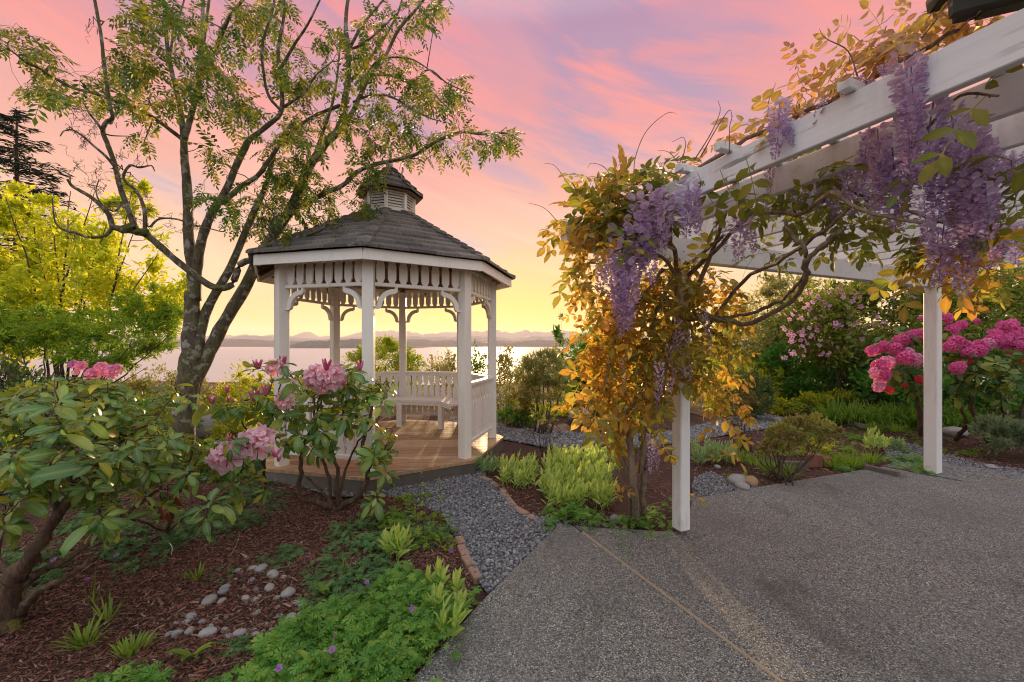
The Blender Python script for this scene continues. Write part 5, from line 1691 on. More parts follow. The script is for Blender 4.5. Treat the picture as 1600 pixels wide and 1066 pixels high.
for x, y, rx, ry, n in ((1440, 410, 30, 20, 5), (1550, 430, 22, 22, 5), (1525, 370, 22, 18, 4)):
    leaves(GO, x, y, rx, ry, lambda xx: Yd(xx, 2.45), n, .14, .05, per=2)
# leaf sprays hanging over the front of the first rafter
for x, y in ((1090, 290), (1125, 285), (1165, 265)):
    T = P(x, y - 20, Yd(x, 1.84)); M = frames(np.array([[.25, -.1, -1.]]), np.array([[-.7, -.7, .2]]), .22)[0]
    OL.append((M, T, rng.integers(5)))
# bare tendrils
for pts, s_ in (([(910, 310), (890, 290), (868, 260), (850, 255)], 2.75), ([(890, 368), (870, 345), (850, 325), (825, 317)], 2.75), ([(990, 280), (993, 245), (1010, 205), (1040, 178), (1056, 177)], 2.6), ([(960, 285), (945, 262), (925, 255), (918, 262)], 2.7),
                ([(1055, 270), (1070, 235), (1068, 215), (1050, 222)], 2.5), ([(1060, 255), (1045, 238), (1028, 235)], 2.5), ([(1085, 250), (1110, 210), (1125, 175), (1122, 157)], 2.1), ([(1095, 245), (1120, 200), (1140, 172), (1144, 190)], 2.1), ([(1140, 240), (1140, 200), (1145, 180)], 2.0),
                ([(1210, 190), (1200, 165), (1212, 130)], 1.95), ([(1440, 60), (1470, 20), (1480, -10)], 1.4), ([(1340, 120), (1325, 80), (1290, 60), (1280, 45)], 1.6)):
    Y_ = s_
    sk.limb([P(x, y, Y_) for x, y in pts], .0035, .0012, 5, 4)
build('tendril', sk.acc, M_bark_vine, wist, True, kind='stuff')
for lst, mt_, nn, kd in ((GO, M_wg, 110, WL), (OL, M_wo, 80, WL), (BR, M_wa, 60, WL), (DK, M_wd, 50, WL)):
    emit_leaves(wist, kd, [a[2] for a in lst], [a[0] for a in lst], [a[1] for a in lst], mt_, nn, 'leaf', 'foliage')

def hang(x, y0, y1, s_=None, Y=None, fat=1.0, small=False):
    Y_ = Y if Y else Yd(x, s_)
    T = P(x, y0, Y_); ln = (y1 - y0) / F * Y_
    i = rng.integers(3 if small else 5); base = (RACS if small else RAC)[i]
    k_ = ('s' if small else 'b', int(i))
    if k_ not in MESHC: MESHC[k_] = mesh_of(base, 'flower_cluster', M_flo, False)
    a = rng.random() * 6.28; c, s__ = math.cos(a), math.sin(a)
    M = np.array([[c, -s__, 0], [s__, c, 0], [0, 0, 1]]) * np.array([ln * fat, ln * fat, ln])
    M[2, :2] = rng.normal(size=2) * .03
    mt = np.eye(4); mt[:3, :3] = M; mt[:3, 3] = T
    link('flower_cluster', MESHC[k_], None, wist, Matrix(mt.tolist()))
for x, y0, y1, s_, f in ((978, 350, 480, 1.60, 1.0), (1000, 310, 440, 1.66, 1.1), (1018, 300, 410, 1.70, 1.1), (1036, 300, 400, 1.72, 1.0), (985, 400, 520, 1.62, 1.0), (990, 330, 460, 1.75, 1.0), (970, 390, 490, 1.66, .9), (1008, 350, 450, 1.68, 1.0),
                         (1072, 285, 375, 1.80, 1.15), (1085, 300, 370, 1.83, 1.0), (940, 395, 460, 1.55, 1.1), (955, 410, 495, 1.55, 1.0), (965, 440, 530, 1.6, .9)):
    hang(x, y0, y1, s_=s_, fat=f)
for x, y0, y1, s_, f in ((1215, 160, 252, 1.83, 1.0), (1222, 175, 235, 1.83, .9), (1202, 262, 305, 2.2, 1.0), (1158, 330, 412, 2.1, 1.05), (1172, 350, 400, 2.3, .9), (1410, 88, 225, 1.84, .95), (1425, 95, 215, 1.84, .9), (1418, 150, 300, 1.95, .8),
                         (1375, 200, 300, 2.05, .9), (1395, 215, 362, 2.08, .95), (1412, 240, 355, 2.12, .95), (1380, 240, 330, 2.1, .9), (1355, 205, 260, 2.15, 1.0), (1462, 155, 300, 1.98, .85), (1480, 165, 280, 1.98, .85),
                         (1475, 215, 345, 2.1, .9), (1500, 210, 360, 2.15, .9), (1520, 205, 370, 2.12, .9), (1535, 225, 380, 2.15, .85), (1490, 240, 380, 2.2, .9), (1512, 260, 400, 2.2, .9), (1465, 230, 330, 2.15, .9), (1530, 300, 410, 2.3, .9),
                         (1480, 320, 450, 2.3, .9), (1500, 350, 470, 2.35, .9), (1470, 360, 450, 2.35, .9), (1515, 340, 440, 2.4, .9), (1565, 240, 295, 2.25, 1.1), (1578, 245, 290, 2.25, 1.0),
                         (1560, 355, 420, 2.7, 1.0), (1580, 350, 415, 2.7, 1.0), (1598, 350, 405, 2.75, 1.0), (1545, 365, 425, 2.75, 1.0), (1262, 250, 310, 2.5, .8), (1310, 260, 320, 2.6, .8), (1285, 290, 340, 2.6, .8), (1330, 230, 280, 2.3, .9), (1450, 350, 395, 2.5, .9),
                         (1380, 100, 135, 1.9, 1.2), (1360, 125, 155, 1.92, 1.2), (1345, 120, 150, 1.92, 1.1)):
    hang(x, y0, y1, s_=s_, fat=f)
for x, y0, y1, s_ in ((1120, 320, 365, 2.2), (1135, 345, 395, 2.4), (1188, 300, 345, 2.3), (1240, 262, 318, 2.3), (1255, 300, 350, 2.6), (1275, 262, 310, 2.3), (1300, 300, 352, 2.6), (1322, 250, 320, 2.3), (1340, 285, 340, 2.5), (1352, 230, 300, 2.2), (1366, 262, 345, 2.3), (1290, 150, 185, 1.9), (1318, 140, 170, 1.9), (1255, 175, 205, 1.9), (1600, 240, 300, 2.3), (1590, 360, 420, 2.8), (1440, 230, 310, 2.2), (1448, 300, 380, 2.4)):
    hang(x, y0, y1, s_=s_, fat=1.05, small=x < 1300)
for x, y0, y1, Y_, f in ((1030, 565, 645, 2.75, .8), (1045, 540, 600, 2.8, .8), (1018, 678, 742, 2.75, .85), (1025, 685, 735, 2.8, .8), (1100, 482, 530, 2.8, .9), (1060, 500, 560, 2.8, .9), (1068, 520, 590, 2.85, .8), (1075, 560, 600, 2.9, .8), (975, 560, 610, 2.9, .8), (1050, 590, 640, 2.8, .8), (1110, 520, 560, 2.9, .8)):
    hang(x, y0, y1, Y=Y_, fat=f, small=True)
# ------------------------------------------------------------------ shrubs and trees behind the beds
M_clip = leaf_mat('clipped_leaves', [(0.248, 0.341, 0.023), (0.403, 0.480, 0.031), (0.155, 0.264, 0.023), (0.558, 0.558, 0.046)], .5, .45, tboost=1.5)
M_sage = leaf_mat('olive_leaves', [(0.248, 0.279, 0.078), (0.388, 0.388, 0.124), (0.527, 0.465, 0.186), (0.186, 0.232, 0.062)], .45, .5, tboost=1.4)
M_green = leaf_mat('bright_green_leaves', [(0.078, 0.202, 0.031), (0.139, 0.295, 0.039), (0.232, 0.388, 0.046), (0.093, 0.232, 0.046)], .45, .45, tboost=1.4)
M_ygreen = leaf_mat('yellow_green_leaves', [(0.279, 0.372, 0.031), (0.465, 0.496, 0.046), (0.682, 0.620, 0.046), (0.217, 0.310, 0.031)], .5, .45, tboost=1.5)
M_deep = leaf_mat('deep_green_leaves', [(.07, .23, .04), (.12, .33, .05), (.22, .44, .08), (.09, .27, .04)], .45, .45, tboost=1.3)
M_dark = leaf_mat('dark_evergreen_leaves', [(0.062, 0.109, 0.039), (0.109, 0.171, 0.054), (0.186, 0.232, 0.078)], .3, .5)
M_pieris = leaf_mat('bronze_green_leaves', [(.20, .27, .05), (.32, .36, .08), (.46, .38, .14), (.18, .25, .05), (.55, .46, .22)], .45, .5, tboost=1.5)
M_clem = leaf_mat('clematis_leaves', [(.14, .21, .03), (.22, .30, .05), (.36, .36, .06), (.12, .18, .03)], .42, .5, tboost=1.4)

def bpx(name, label, cat, rects, n, leaf, mat, **kw):
    ells = [E_px(*r) for r in rects]
    return bush(name, label, cat, ells, n, leaf, mat, **kw)
bpx('clipped_shrub', 'rounded clipped bright green shrub seen through the back of the gazebo', 'shrub', [(545, 536, 655, 605, 9.0), (560, 533, 640, 580, 9.1), (550, 560, 655, 640, 9.0)], 15000, .055, M_clip, nclump=260, spread=.10, shell=.85, stems=6)
bpx('shrub', 'loose olive-green shrub with upright sprigs behind the gazebo, right of the clipped shrub', 'shrub', [(655, 556, 720, 640, 9.4), (690, 548, 712, 590, 9.4), (706, 546, 718, 590, 9.4), (672, 550, 684, 590, 9.4), (715, 560, 760, 640, 9.4)], 2700, .065, M_sage, nclump=100, spread=.16, stems=16, stemr=.008)
bpx('shrub', 'green shrub seen between the two right-hand gazebo posts', 'shrub', [(722, 550, 765, 640, 9.0), (735, 546, 760, 580, 9.0)], 1100, .06, M_green, nclump=70, spread=.16, stems=10, stemr=.008)
bpx('shrub', 'pale airy shrub just right of the gazebo', 'shrub', [(765, 556, 812, 650, 8.6), (780, 548, 800, 600, 8.6), (800, 570, 830, 645, 8.8)], 3600, .06, M_sage, nclump=90, spread=.16, stems=16, stemr=.008)
b0 = G(850, 676)
bpx('small_tree', 'small round-headed bronze-green tree on the far side of the gravel path', 'tree', [(806, 556, 893, 606, b0[1]), (820, 548, 878, 590, b0[1]), (812, 590, 885, 628, b0[1])], 9000, .06, M_pieris, base=b0, nclump=150, spread=.12, stems=7, stemr=.022, shape=leaf_n, part='crown')
bpx('shrub', 'small shrub with orange-red new leaves left of the small round-headed tree', 'shrub', [(800, 605, 832, 650, 7.4)], 900, .05, leaf_mat('orange_new_leaves', [(.55, .14, .04), (.30, .24, .04), (.20, .22, .04)], .4, .5), nclump=30, stems=5, stemr=.007)
bpx('maple_tree', 'light green young tree with broad leaves left of the wisteria trunk', 'tree', [(872, 536, 960, 640, 9.2), (895, 520, 1000, 600, 9.4), (950, 545, 1040, 640, 9.4), (865, 515, 885, 560, 9.2), (900, 560, 1040, 650, 9.0)], 14000, .10, M_green, nclump=200, spread=.15, stems=9, stemr=.02, part='crown')
bpx('sapling', 'thin upright sapling with a tuft of leaves at its tip, against the sky', 'tree', [(868, 490, 880, 502, 8.8), (868, 525, 884, 560, 8.8)], 160, .06, M_sage, nclump=12, stems=3, stemr=.008, base=P(873, 640, 8.8) * [1, 1, 0])
bpx('shrub', 'yellow-green shrub glowing behind the wisteria leaves', 'shrub', [(1000, 520, 1090, 655, 9.5), (1070, 530, 1160, 650, 9.0)], 9000, .08, M_ygreen, nclump=90, stems=8)
bpx('willow_tree', 'tall loose willow-like tree under the pergola beam, against the sky', 'tree', [(1110, 480, 1220, 640, 11.0), (1160, 440, 1270, 560, 11.2), (1130, 520, 1300, 640, 11.0), (1190, 428, 1260, 480, 11.2)], 19000, .10, M_sage, nclump=170, spread=.15, stems=9, stemr=.03, part='crown')
bpx('willow_tree', 'green willow-like tree right of the taller one, behind the pink-flowered climber', 'tree', [(1240, 445, 1330, 600, 11.5), (1100, 560, 1260, 650, 10.4)], 9000, .10, M_ygreen, nclump=130, spread=.15, stems=7, stemr=.03, part='crown')
bpx('evergreen_shrub', 'dark grey-green evergreen shrub on the mulch behind the gravel path', 'shrub', [(1148, 584, 1202, 650, 8.0)], 3600, .05, M_dark, nclump=60, stems=5)
bpx('large_shrub', 'broad mass of bright green foliage behind the day lily bed', 'shrub', [(1195, 530, 1330, 650, 9.8), (1280, 525, 1420, 640, 9.6), (1230, 560, 1300, 640, 9.4), (1330, 550, 1400, 630, 9.2)], 15000, .10, M_deep, nclump=190, spread=.13, stems=10, stemr=.02)
clem = bpx('flowering_climber', 'huge domed climber covered in small pink star flowers behind the pink rhododendrons', 'climber', [(1240, 445, 1400, 562, 8.6), (1330, 425, 1520, 555, 8.6), (1450, 420, 1640, 560, 8.6), (1600, 400, 1800, 600, 8.4), (1245, 470, 1320, 565, 8.3)], 34000, .10, M_clem, nclump=380, spread=.12, shell=.8, stems=14, stemr=.02)
m_fc = flower_mat('climber_flowers', (.80, .46, .66), (.62, .18, .42)); m_fc2 = flower_mat('climber_flowers_gold', (.85, .55, .60), (.6, .3, .3))
FS = flower_base(31, 5, .2, .2)
a1 = mesh_of(FS, 'flower', m_fc, False); a2 = mesh_of(FS, 'flower', m_fc2, False)
for i in range(260):
    if i < 170: x, y = rng.normal(1290, 40), rng.uniform(455, 560)
    else: x, y = rng.uniform(1300, 1600), rng.uniform(435, 520)
    if y < 448: continue
    Y_ = 8.05 + rng.normal() * .12 + abs(x - 1300) * .0004
    s_ = rng.uniform(.035, .06); M = frames(nrm(rng.normal(size=(1, 3))), np.array([[rng.normal() * .4, -1, .35]]), s_)[0]
    mt = np.eye(4); mt[:3, :3] = M; mt[:3, 3] = P(x, y, Y_)
    link('flower', a1 if i % 3 else a2, None, clem, Matrix(mt.tolist()))
bpx('hedge', 'dark green hedge closing the garden behind the right-hand rhododendrons', 'hedge', [(1430, 470, 1620, 650, 9.6), (1600, 450, 1850, 680, 9.0), (1400, 560, 1500, 640, 9.2)], 12000, .10, M_deep, nclump=160, spread=.13, stems=8, stemr=.02)
bpx('shrub', 'yellow-green shrub low behind the rowan trunk, sea above it', 'shrub', [(345, 590, 430, 690, 7.2), (320, 610, 380, 690, 7.0), (400, 598, 450, 680, 7.4), (360, 580, 385, 610, 7.2), (405, 585, 425, 610, 7.4)], 8000, .055, M_ygreen, nclump=120, stems=12, stemr=.008)
bpx('shrub', 'sage-green shrub at the edge of the slope left of the rowan trunk', 'shrub', [(215, 575, 290, 640, 9.5), (170, 590, 240, 660, 9.0), (300, 590, 350, 640, 9.5)], 5000, .06, M_sage, nclump=90, stems=8)
bpx('shrub', 'small green shrub between rowan and gazebo, below the slender rhododendron', 'shrub', [(330, 650, 400, 720, 6.2), (230, 640, 290, 700, 6.4)], 3600, .05, M_ygreen, nclump=60, stems=5)
bpx('shrub', 'shadowed dark shrub under the golden tree at the left edge', 'shrub', [(-60, 570, 80, 700, 6.2), (30, 590, 140, 690, 6.3)], 6000, .07, M_dark, nclump=90, stems=18, stemr=.014)
bpx('low_plants', 'low golden-green perennials along the far mulch beyond the small tree', 'plant', [(780, 628, 840, 656, 8.2), (830, 626, 900, 650, 8.6), (880, 625, 960, 650, 9.2)], 3200, .06, M_ygreen, nclump=60, stems=0)
bpx('low_plants', 'low yellow-green plants in front of the bright green foliage mass', 'plant', [(1195, 618, 1260, 650, 8.6), (1255, 610, 1330, 650, 8.4)], 2600, .07, M_ygreen, nclump=50, stems=10, stemr=.005)
bpx('low_plants', 'dark green low perennial beside the gravel past the gazebo', 'plant', [(800, 645, 840, 668, 7.4), (780, 640, 815, 660, 7.8)], 1200, .07, M_green, nclump=30, stems=0)
bpx('silver_shrub', 'low grey-green lavender-like shrub under the right rhododendron', 'shrub', [(1528, 655, 1575, 700, 5.3), (1560, 658, 1610, 702, 5.3), (1600, 660, 1650, 705, 5.3)], 4200, .06, leaf_mat('silver_leaves', [(.16, .23, .12), (.24, .31, .17), (.33, .40, .20)], .35, .5), nclump=80, stems=8, stemr=.006, shape=leaf_n, upb=1.3, ratio=1.2)
bpx('low_plants', 'low yellow-green plants half hidden behind the large left rhododendron', 'plant', [(-60, 690, 90, 770, 4.4), (80, 680, 210, 760, 4.5), (180, 690, 290, 750, 4.6)], 4200, .05, M_ygreen, nclump=80, stems=0)
bpx('shrub', 'dark green low shrub filling the ground between the layered shrub and the large rhododendron', 'shrub', [(-80, 600, 110, 690, 5.6), (90, 615, 230, 690, 5.7), (200, 625, 300, 690, 5.9)], 9000, .055, M_green, nclump=140, spread=.12, stems=16, stemr=.010)
bpx('low_plants', 'low green plants on the ground left of the gazebo deck', 'plant', [(290, 690, 420, 740, 4.9), (330, 720, 440, 752, 4.6)], 2600, .045, M_green, nclump=60, stems=0)
bpx('shrub', 'deep green shrub filling the gap behind the azalea and day lilies', 'shrub', [(1330, 560, 1480, 640, 8.0), (1480, 540, 1640, 650, 7.6)], 7000, .09, M_deep, nclump=110, stems=6)
# twiggy azalea at the bed edge
b0 = G(1228, 752)
az = bpx('azalea', 'twiggy azalea with small bronze leaves beside the stacked red bricks', 'shrub', [(1190, 664, 1245, 705, b0[1]), (1240, 650, 1300, 700, b0[1]), (1210, 655, 1270, 690, b0[1]), (1280, 660, 1312, 690, b0[1]), (1185, 690, 1230, 715, b0[1])], 5200, .034, leaf_mat('azalea_leaves', [(.34, .30, .08), (.48, .32, .12), (.24, .28, .06), (.50, .48, .12)], .4, .5), base=b0, nclump=90, spread=.10, stems=16, stemr=.009)
b0 = G(1165, 706)
bpx('rose_bush', 'sparse dark-stemmed rose bush behind the right side of the near pergola post', 'shrub', [(1125, 600, 1180, 640, b0[1]), (1135, 620, 1175, 670, b0[1])], 1200, .035, leaf_mat('rose_leaves', [(.12, .13, .03), (.28, .09, .05), (.18, .18, .04)], .4, .5), base=b0, nclump=40, stems=12, stemr=.007)
b0 = G(293, 0 + 790); 
b0 = G(850, 714)
bpx('young_shrub', 'thin young shrub with bare reddish stems in the mulch right of the gazebo', 'shrub', [(838, 640, 870, 668, b0[1]), (840, 625, 862, 650, b0[1])], 260, .035, M_ygreen, base=b0, nclump=16, stems=7, stemr=.006)

# ------------------------------------------------------------------ perennials
def lobed_leaf(seed, lobes=7, spread=4.4, w=.26):
    r = np.random.default_rng(seed); parts = []
    lb = leaf_base(w, 1, .10, .10, .65)
    for i in range(lobes):
        a = (i / (lobes - 1) - .5) * spread
        y = np.array([math.sin(a), math.cos(a), -.08 + r.normal() * .08])
        L_ = .56 * (1 - .25 * abs(a) / (spread / 2)) * (1 + r.normal() * .06)
        parts.append((lb, frames(y[None], np.array([[0, 0, 1.]]), L_)[0], (0, .12, 0), .5))
        for s_ in (-.4, .4):
            y2 = np.array([math.sin(a + s_), math.cos(a + s_), -.05])
            parts.append((leaf_q, frames(y2[None], np.array([[0, 0, 1.]]), L_ * .42)[0], np.array([0, .12, 0]) + y * L_ * .45, .5))
    return combine(parts)
LOB = [lobed_leaf(k) for k in range(4)]
M_ger = leaf_mat('geranium_leaves', [(.08, .23, .04), (.13, .34, .055), (.22, .44, .07), (.11, .30, .04), (.35, .52, .08)], .35, .45)
M_ger_d = leaf_mat('dusky_geranium_leaves', [(.08, .19, .06), (.13, .26, .09), (.18, .33, .10)], .35, .5)
M_gerl = leaf_mat('lime_leaves', [(.22, .38, .04), (.36, .50, .05), (.16, .30, .04)], .5, .5)
def cover(label, polys, size, mat, dens=1.0, name='ground_cover', lay=3, noise=.5):
    acc = Acc()
    for px, h, n in polys:
        poly = np.array([G(x, y, h * .6)[:2] for x, y in px])
        n = int(n * dens)
        p = sample_poly(poly, n)
        cl = sample_poly(poly, max(4, n // 26))
        w = rng.integers(0, len(cl), n); sp = .055
        p = np.where((rng.random(n) < .72)[:, None], cl[w] + rng.normal(size=(n, 2)) * sp, p)
        ok = ~in_poly(p, PATIO) | (rng.random(n) < .08); p = p[ok]; n = len(p)
        d = np.min(np.linalg.norm(p[:, None] - cl[None], axis=2), 1)
        z = ground_h(p[:, 0], p[:, 1]) + h * (1.05 - np.clip(d / .12, 0, .75)) * (.35 + .65 * rng.random(n))
        T = np.column_stack([p, z])
        tilt = rdir(n, (0, 0, 2.2), .8)
        y = nrm(np.cross(tilt, rdir(n)))
        for k in range(4):
            m_ = np.arange(n) % 4 == k
            inst(acc, LOB[k], frames(y[m_], tilt[m_], size * np.exp(rng.normal(size=m_.sum()) * .22)), T[m_])
    return build(name, acc, mat, kind='stuff', label=label, cat='plants')
cover('mounded bright green geranium carpet with lobed leaves at the front edge of the patio',
      [([(395, 1075), (398, 1010), (460, 950), (520, 930), (590, 890), (650, 880), (705, 905), (742, 930), (735, 985), (700, 1030), (680, 1075)], .16, 2900),
       ([(400, 1000), (420, 985), (470, 960), (540, 985), (470, 1030), (410, 1030)], .09, 260)], .062, M_ger)
cover('dusky green low geranium leaves scattered over the mulch round the centre rhododendron',
      [([(500, 845), (525, 800), (600, 790), (700, 800), (718, 830), (640, 850), (560, 852), (520, 858)], .12, 800),
       ([(470, 885), (520, 860), (600, 870), (640, 890), (590, 910), (500, 915)], .08, 380), ([(520, 900), (600, 880), (640, 900), (560, 940), (520, 930)], .08, 260), ([(395, 875), (440, 840), (475, 850), (440, 880)], .05, 150), ([(480, 925), (520, 915), (530, 960), (480, 965)], .06, 130), ([(360, 985), (420, 985), (400, 1010), (350, 1000)], .04, 60), ([(330, 900), (360, 880), (375, 890), (340, 915)], .03, 26)], .052, M_ger_d)
cover('fresh green low foliage along the bed edge by the gravel path',
      [([(585, 800), (640, 780), (700, 790), (722, 820), (700, 850), (640, 840), (590, 830)], .13, 420), ([(600, 775), (640, 765), (690, 775), (640, 790)], .06, 90)], .05, M_gerl)
cover('dark green geranium leaves in the shade under the large left rhododendron',
      [([(-40, 850), (100, 835), (90, 900), (40, 950), (-60, 960)], .07, 500), ([(160, 830), (290, 790), (300, 830), (225, 880), (170, 900)], .07, 620), ([(230, 800), (340, 770), (440, 760), (450, 790), (340, 830), (280, 830)], .07, 700), ([(100, 760), (230, 740), (200, 810), (80, 820)], .10, 520), ([(380, 742), (440, 735), (450, 775), (390, 790)], .07, 150)], .052, M_ger_d)
cover('small green leafy patches at the very front of the mulch bed', [([(85, 1085), (110, 1048), (200, 1040), (205, 1085)], .06, 130), ([(212, 1070), (225, 1045), (262, 1045), (262, 1070)], .05, 50), ([(300, 1080), (330, 1055), (385, 1045), (385, 1080)], .05, 50)], .07, M_ger)
cover('dark leafy ground cover at the foot of the wisteria and the lime-green shoots',
      [([(845, 812), (860, 785), (930, 780), (955, 812), (920, 818), (880, 815)], .14, 520), ([(955, 828), (975, 790), (1048, 780), (1052, 828), (1020, 838)], .18, 560)], .05, M_ger)
cover('green geranium patch spilling onto the patio at the foot of the right pergola post',
      [([(1372, 738), (1385, 718), (1440, 705), (1458, 735), (1440, 748), (1400, 746)], .13, 330), ([(1375, 715), (1400, 695), (1446, 695), (1446, 712)], .10, 200), ([(1290, 668), (1330, 665), (1360, 682), (1330, 692)], .06, 150), ([(1280, 715), (1310, 730), (1350, 738), (1380, 735), (1340, 715)], .08, 180)], .06, M_ger)
cover('low green leaves beside the mulch strip behind the patio corner', [([(1400, 660), (1440, 655), (1450, 690), (1400, 690)], .10, 160), ([(1340, 655), (1420, 650), (1440, 668), (1350, 672)], .10, 220), ([(1470, 660), (1500, 665), (1500, 700), (1470, 700)], .10, 90)], .06, M_gerl)
cover('patchy low green plants over the mulch of the right-hand bed', [([(1085, 735), (1180, 728), (1200, 742), (1100, 752)], .05, 90), ([(1240, 700), (1330, 690), (1360, 712), (1290, 722), (1250, 715)], .09, 260), ([(1290, 680), (1340, 676), (1350, 688), (1300, 694)], .07, 110), ([(1480, 700), (1530, 690), (1540, 705), (1490, 712)], .06, 90), ([(1240, 660), (1300, 658), (1320, 672), (1250, 676)], .08, 160)], .06, M_gerl)
# little purple geranium flowers
mf_p = flower_mat('violet_petals', (.52, .20, .66), (.35, .08, .5))
fp = mesh_of(flower_base(5, 5, .1, .3), 'flower', mf_p, False)
FLW = ['beside the dusky leaves left of the woolly sprig', 'in the middle of the front carpet, the brightest one', 'low in the front carpet, upper one of a pair', 'low in the front carpet, lower one of a pair', 'at the bottom left of the front carpet', 'on the mulch right of the stone ring', 'right one under the large left shrub', 'left one under the large left shrub',
       'in the shade behind the drooping front leaves', 'beside the tall tuft near the mossy trunk', 'in front of the gravel left of the centre shrub', 'near the brick edging at the path']
for i_, (x, y, h) in enumerate(((573, 910, .16), (643, 951, .18), (522, 996, .16), (519, 1015, .16), (436, 1044, .16), (482, 870, .12), (182, 868, .08), (84, 875, .08), (240, 832, .10), (136, 905, .08), (430, 750, .08), (705, 860, .14))):
    o = link('geranium_flower', fp, None, None); T = G(x, y, h)
    M = frames(nrm(rng.normal(size=(1, 3))), np.array([[0, -.6, 1.]]), .016)[0]
    mt = np.eye(4); mt[:3, :3] = M; mt[:3, 3] = T; o.matrix_basis = Matrix(mt.tolist())
    setp(o, 'tiny violet flower ' + FLW[i_], 'flower', 'violet geranium flowers dotted over the beds')

# upright clumps of pale woolly leaves
M_wool = leaf_mat('woolly_leaves', [(.34, .50, .08), (.50, .62, .12), (.28, .42, .12), (.60, .66, .14)], .45, .6, rib=.6, ribcol=(.7, .75, .4), tboost=1.6)
M_woolg = leaf_mat('grey_woolly_leaves', [(.22, .36, .14), (.32, .46, .19), (.42, .54, .22)], .35, .6, rib=.5, ribcol=(.5, .55, .35))
WO = [leaf_base(.30, 3, dr, .22, .75) for dr in (-.05, .10, .25)]
def woolly(label, shoots, size, mat, nobj=0, group='clumps of upright pale woolly leaves'):
    base = np.mean([s_[0] for s_ in shoots], 0)
    th = thing('woolly_plant', base, label, 'plant', group)
    Ms, Ts, Ks = [], [], []; st = Acc()
    for b_, h in shoots:
        n = 9; lean = np.array([rng.normal() * .18, rng.normal() * .18, 1])
        tube(st, [b_, b_ + lean * h * .8], [.004, .002], 4)
        for j in range(n):
            a = j * 2.4 + rng.random(); f = j / n
            y = nrm(np.array([math.cos(a), math.sin(a), 0]) * (.75 - .45 * f) + lean * (.5 + .8 * f))
            Ms.append(frames(y[None], nrm(lean + rng.normal(size=3) * .2)[None], size * (.75 + .4 * rng.random()))[0])
            Ts.append(b_ + lean * h * (.15 + .7 * f)); Ks.append(rng.integers(3))
    build('stem', st, mat, th, kind='stuff')
    emit_leaves(th, WO, Ks, Ms, Ts, mat, nobj)
def shoots_px(x0, y0, x1, y1, n, h):
    return [(G(rng.uniform(x0, x1), rng.uniform(y0, y1)), h * rng.uniform(.7, 1.2)) for _ in range(n)]
woolly('pale striped woolly clump standing alone on the mulch, left of the brick edging', shoots_px(597, 858, 650, 878, 11, .15), .105, M_wool, 90)
woolly('pale woolly clump at the right end of the front geranium carpet', shoots_px(660, 925, 725, 985, 14, .17), .095, M_wool, 100)
woolly('small pale woolly sprig pair in the front geranium carpet, nearest the camera', shoots_px(680, 990, 715, 1010, 4, .16), .09, M_wool, 34)
woolly('grey-green woolly clump at the gazebo deck corner', shoots_px(738, 728, 778, 742, 20, .14), .085, M_woolg, 0)
woolly('lime-tipped woolly clump right of the deck corner clump', shoots_px(780, 735, 838, 765, 60, .20), .085, M_wool, 0)
woolly('broad glowing lime-green woolly clump between the path and the wisteria', shoots_px(850, 738, 955, 800, 150, .22), .09, M_wool, 0)
woolly('woolly clump behind the broad lime-green one, beside the far gravel', shoots_px(860, 718, 970, 740, 80, .20), .09, M_wool, 0)
woolly('green woolly clump in the bed behind the near pergola post', shoots_px(1085, 712, 1150, 728, 60, .22), .09, M_woolg, 0)
woolly('small pale woolly clump in the middle of the right bed', shoots_px(1350, 690, 1382, 705, 18, .2), .10, M_wool, 0)
woolly('silver woolly clump low beside the gravel in the right bed', shoots_px(1385, 698, 1410, 705, 12, .12), .09, M_woolg, 0)

# strap-leaved tufts
def blade(acc, b_, d, ln, w, arch, var):
    t = np.linspace(0, 1, 5)[:, None]
    p = b_ + d * ln * t + np.array([0, 0, -1]) * arch * ln * t ** 2.5
    side = nrm(np.cross(d, [0, 0, 1.0]) + 1e-6)
    ww = w * np.array([.8, 1, .85, .55, .05])[:, None]
    V = np.stack([p - side * ww, p + [0, 0, -.15] * ww, p + side * ww], 1).reshape(-1, 3)
    q_ = []
    for i in range(4):
        for j in range(2):
            a = i * 3 + j; q_.append([a, a + 1, a + 4, a + 3])
    acc.add(V, [q_], var, np.tile([0, 1, 0], 5))
M_blade = leaf_mat('strap_leaves', [(.14, .26, .03), (.22, .36, .04), (.30, .42, .05), (.12, .20, .03)], .4, .45, tboost=1.4)
M_lily = leaf_mat('day_lily_leaves', [(.10, .24, .03), (.17, .33, .04), (.32, .42, .06)], .45, .45)
M_limeg = leaf_mat('lime_grass', [(.20, .34, .03), (.32, .44, .04), (.14, .26, .03)], .5, .5, tboost=1.5)
def tuft(name, label, cat, base, n, ln, w, mat, arch=.5, spread=.03, group=None, up=1.0, parts=False):
    th = thing(name, base, label, cat, group)
    acc = Acc()
    for i in range(n):
        a = rng.random() * 6.28; o = rng.random() ** .5
        b_ = base + np.array([math.cos(a), math.sin(a), 0]) * spread * o
        d = nrm(np.array([math.cos(a) * o, math.sin(a) * o, up * (.6 + .6 * rng.random())]) + rng.normal(size=3) * .12)
        L_ = ln * rng.uniform(.6, 1.15)
        if parts:
            s_ = Acc(); blade(s_, b_, d, L_, w, arch * rng.uniform(.3, 1.3), rng.random()); build('leaf', s_, mat, th, True)
        else: blade(acc, b_, d, L_, w, arch * rng.uniform(.3, 1.3), rng.random())
    if not parts: build('leaf_blades', acc, mat, th, True, kind='stuff')
    return th
gA = 'bright green strap-leaved tufts on the mulch'
tuft('leaf_tuft', 'largest bright strap-leaved tuft, near the mossy rhododendron trunk', 'plant', G(133, 1005), 44, .13, .006, M_blade, .3, .05, gA, 1.0, True)
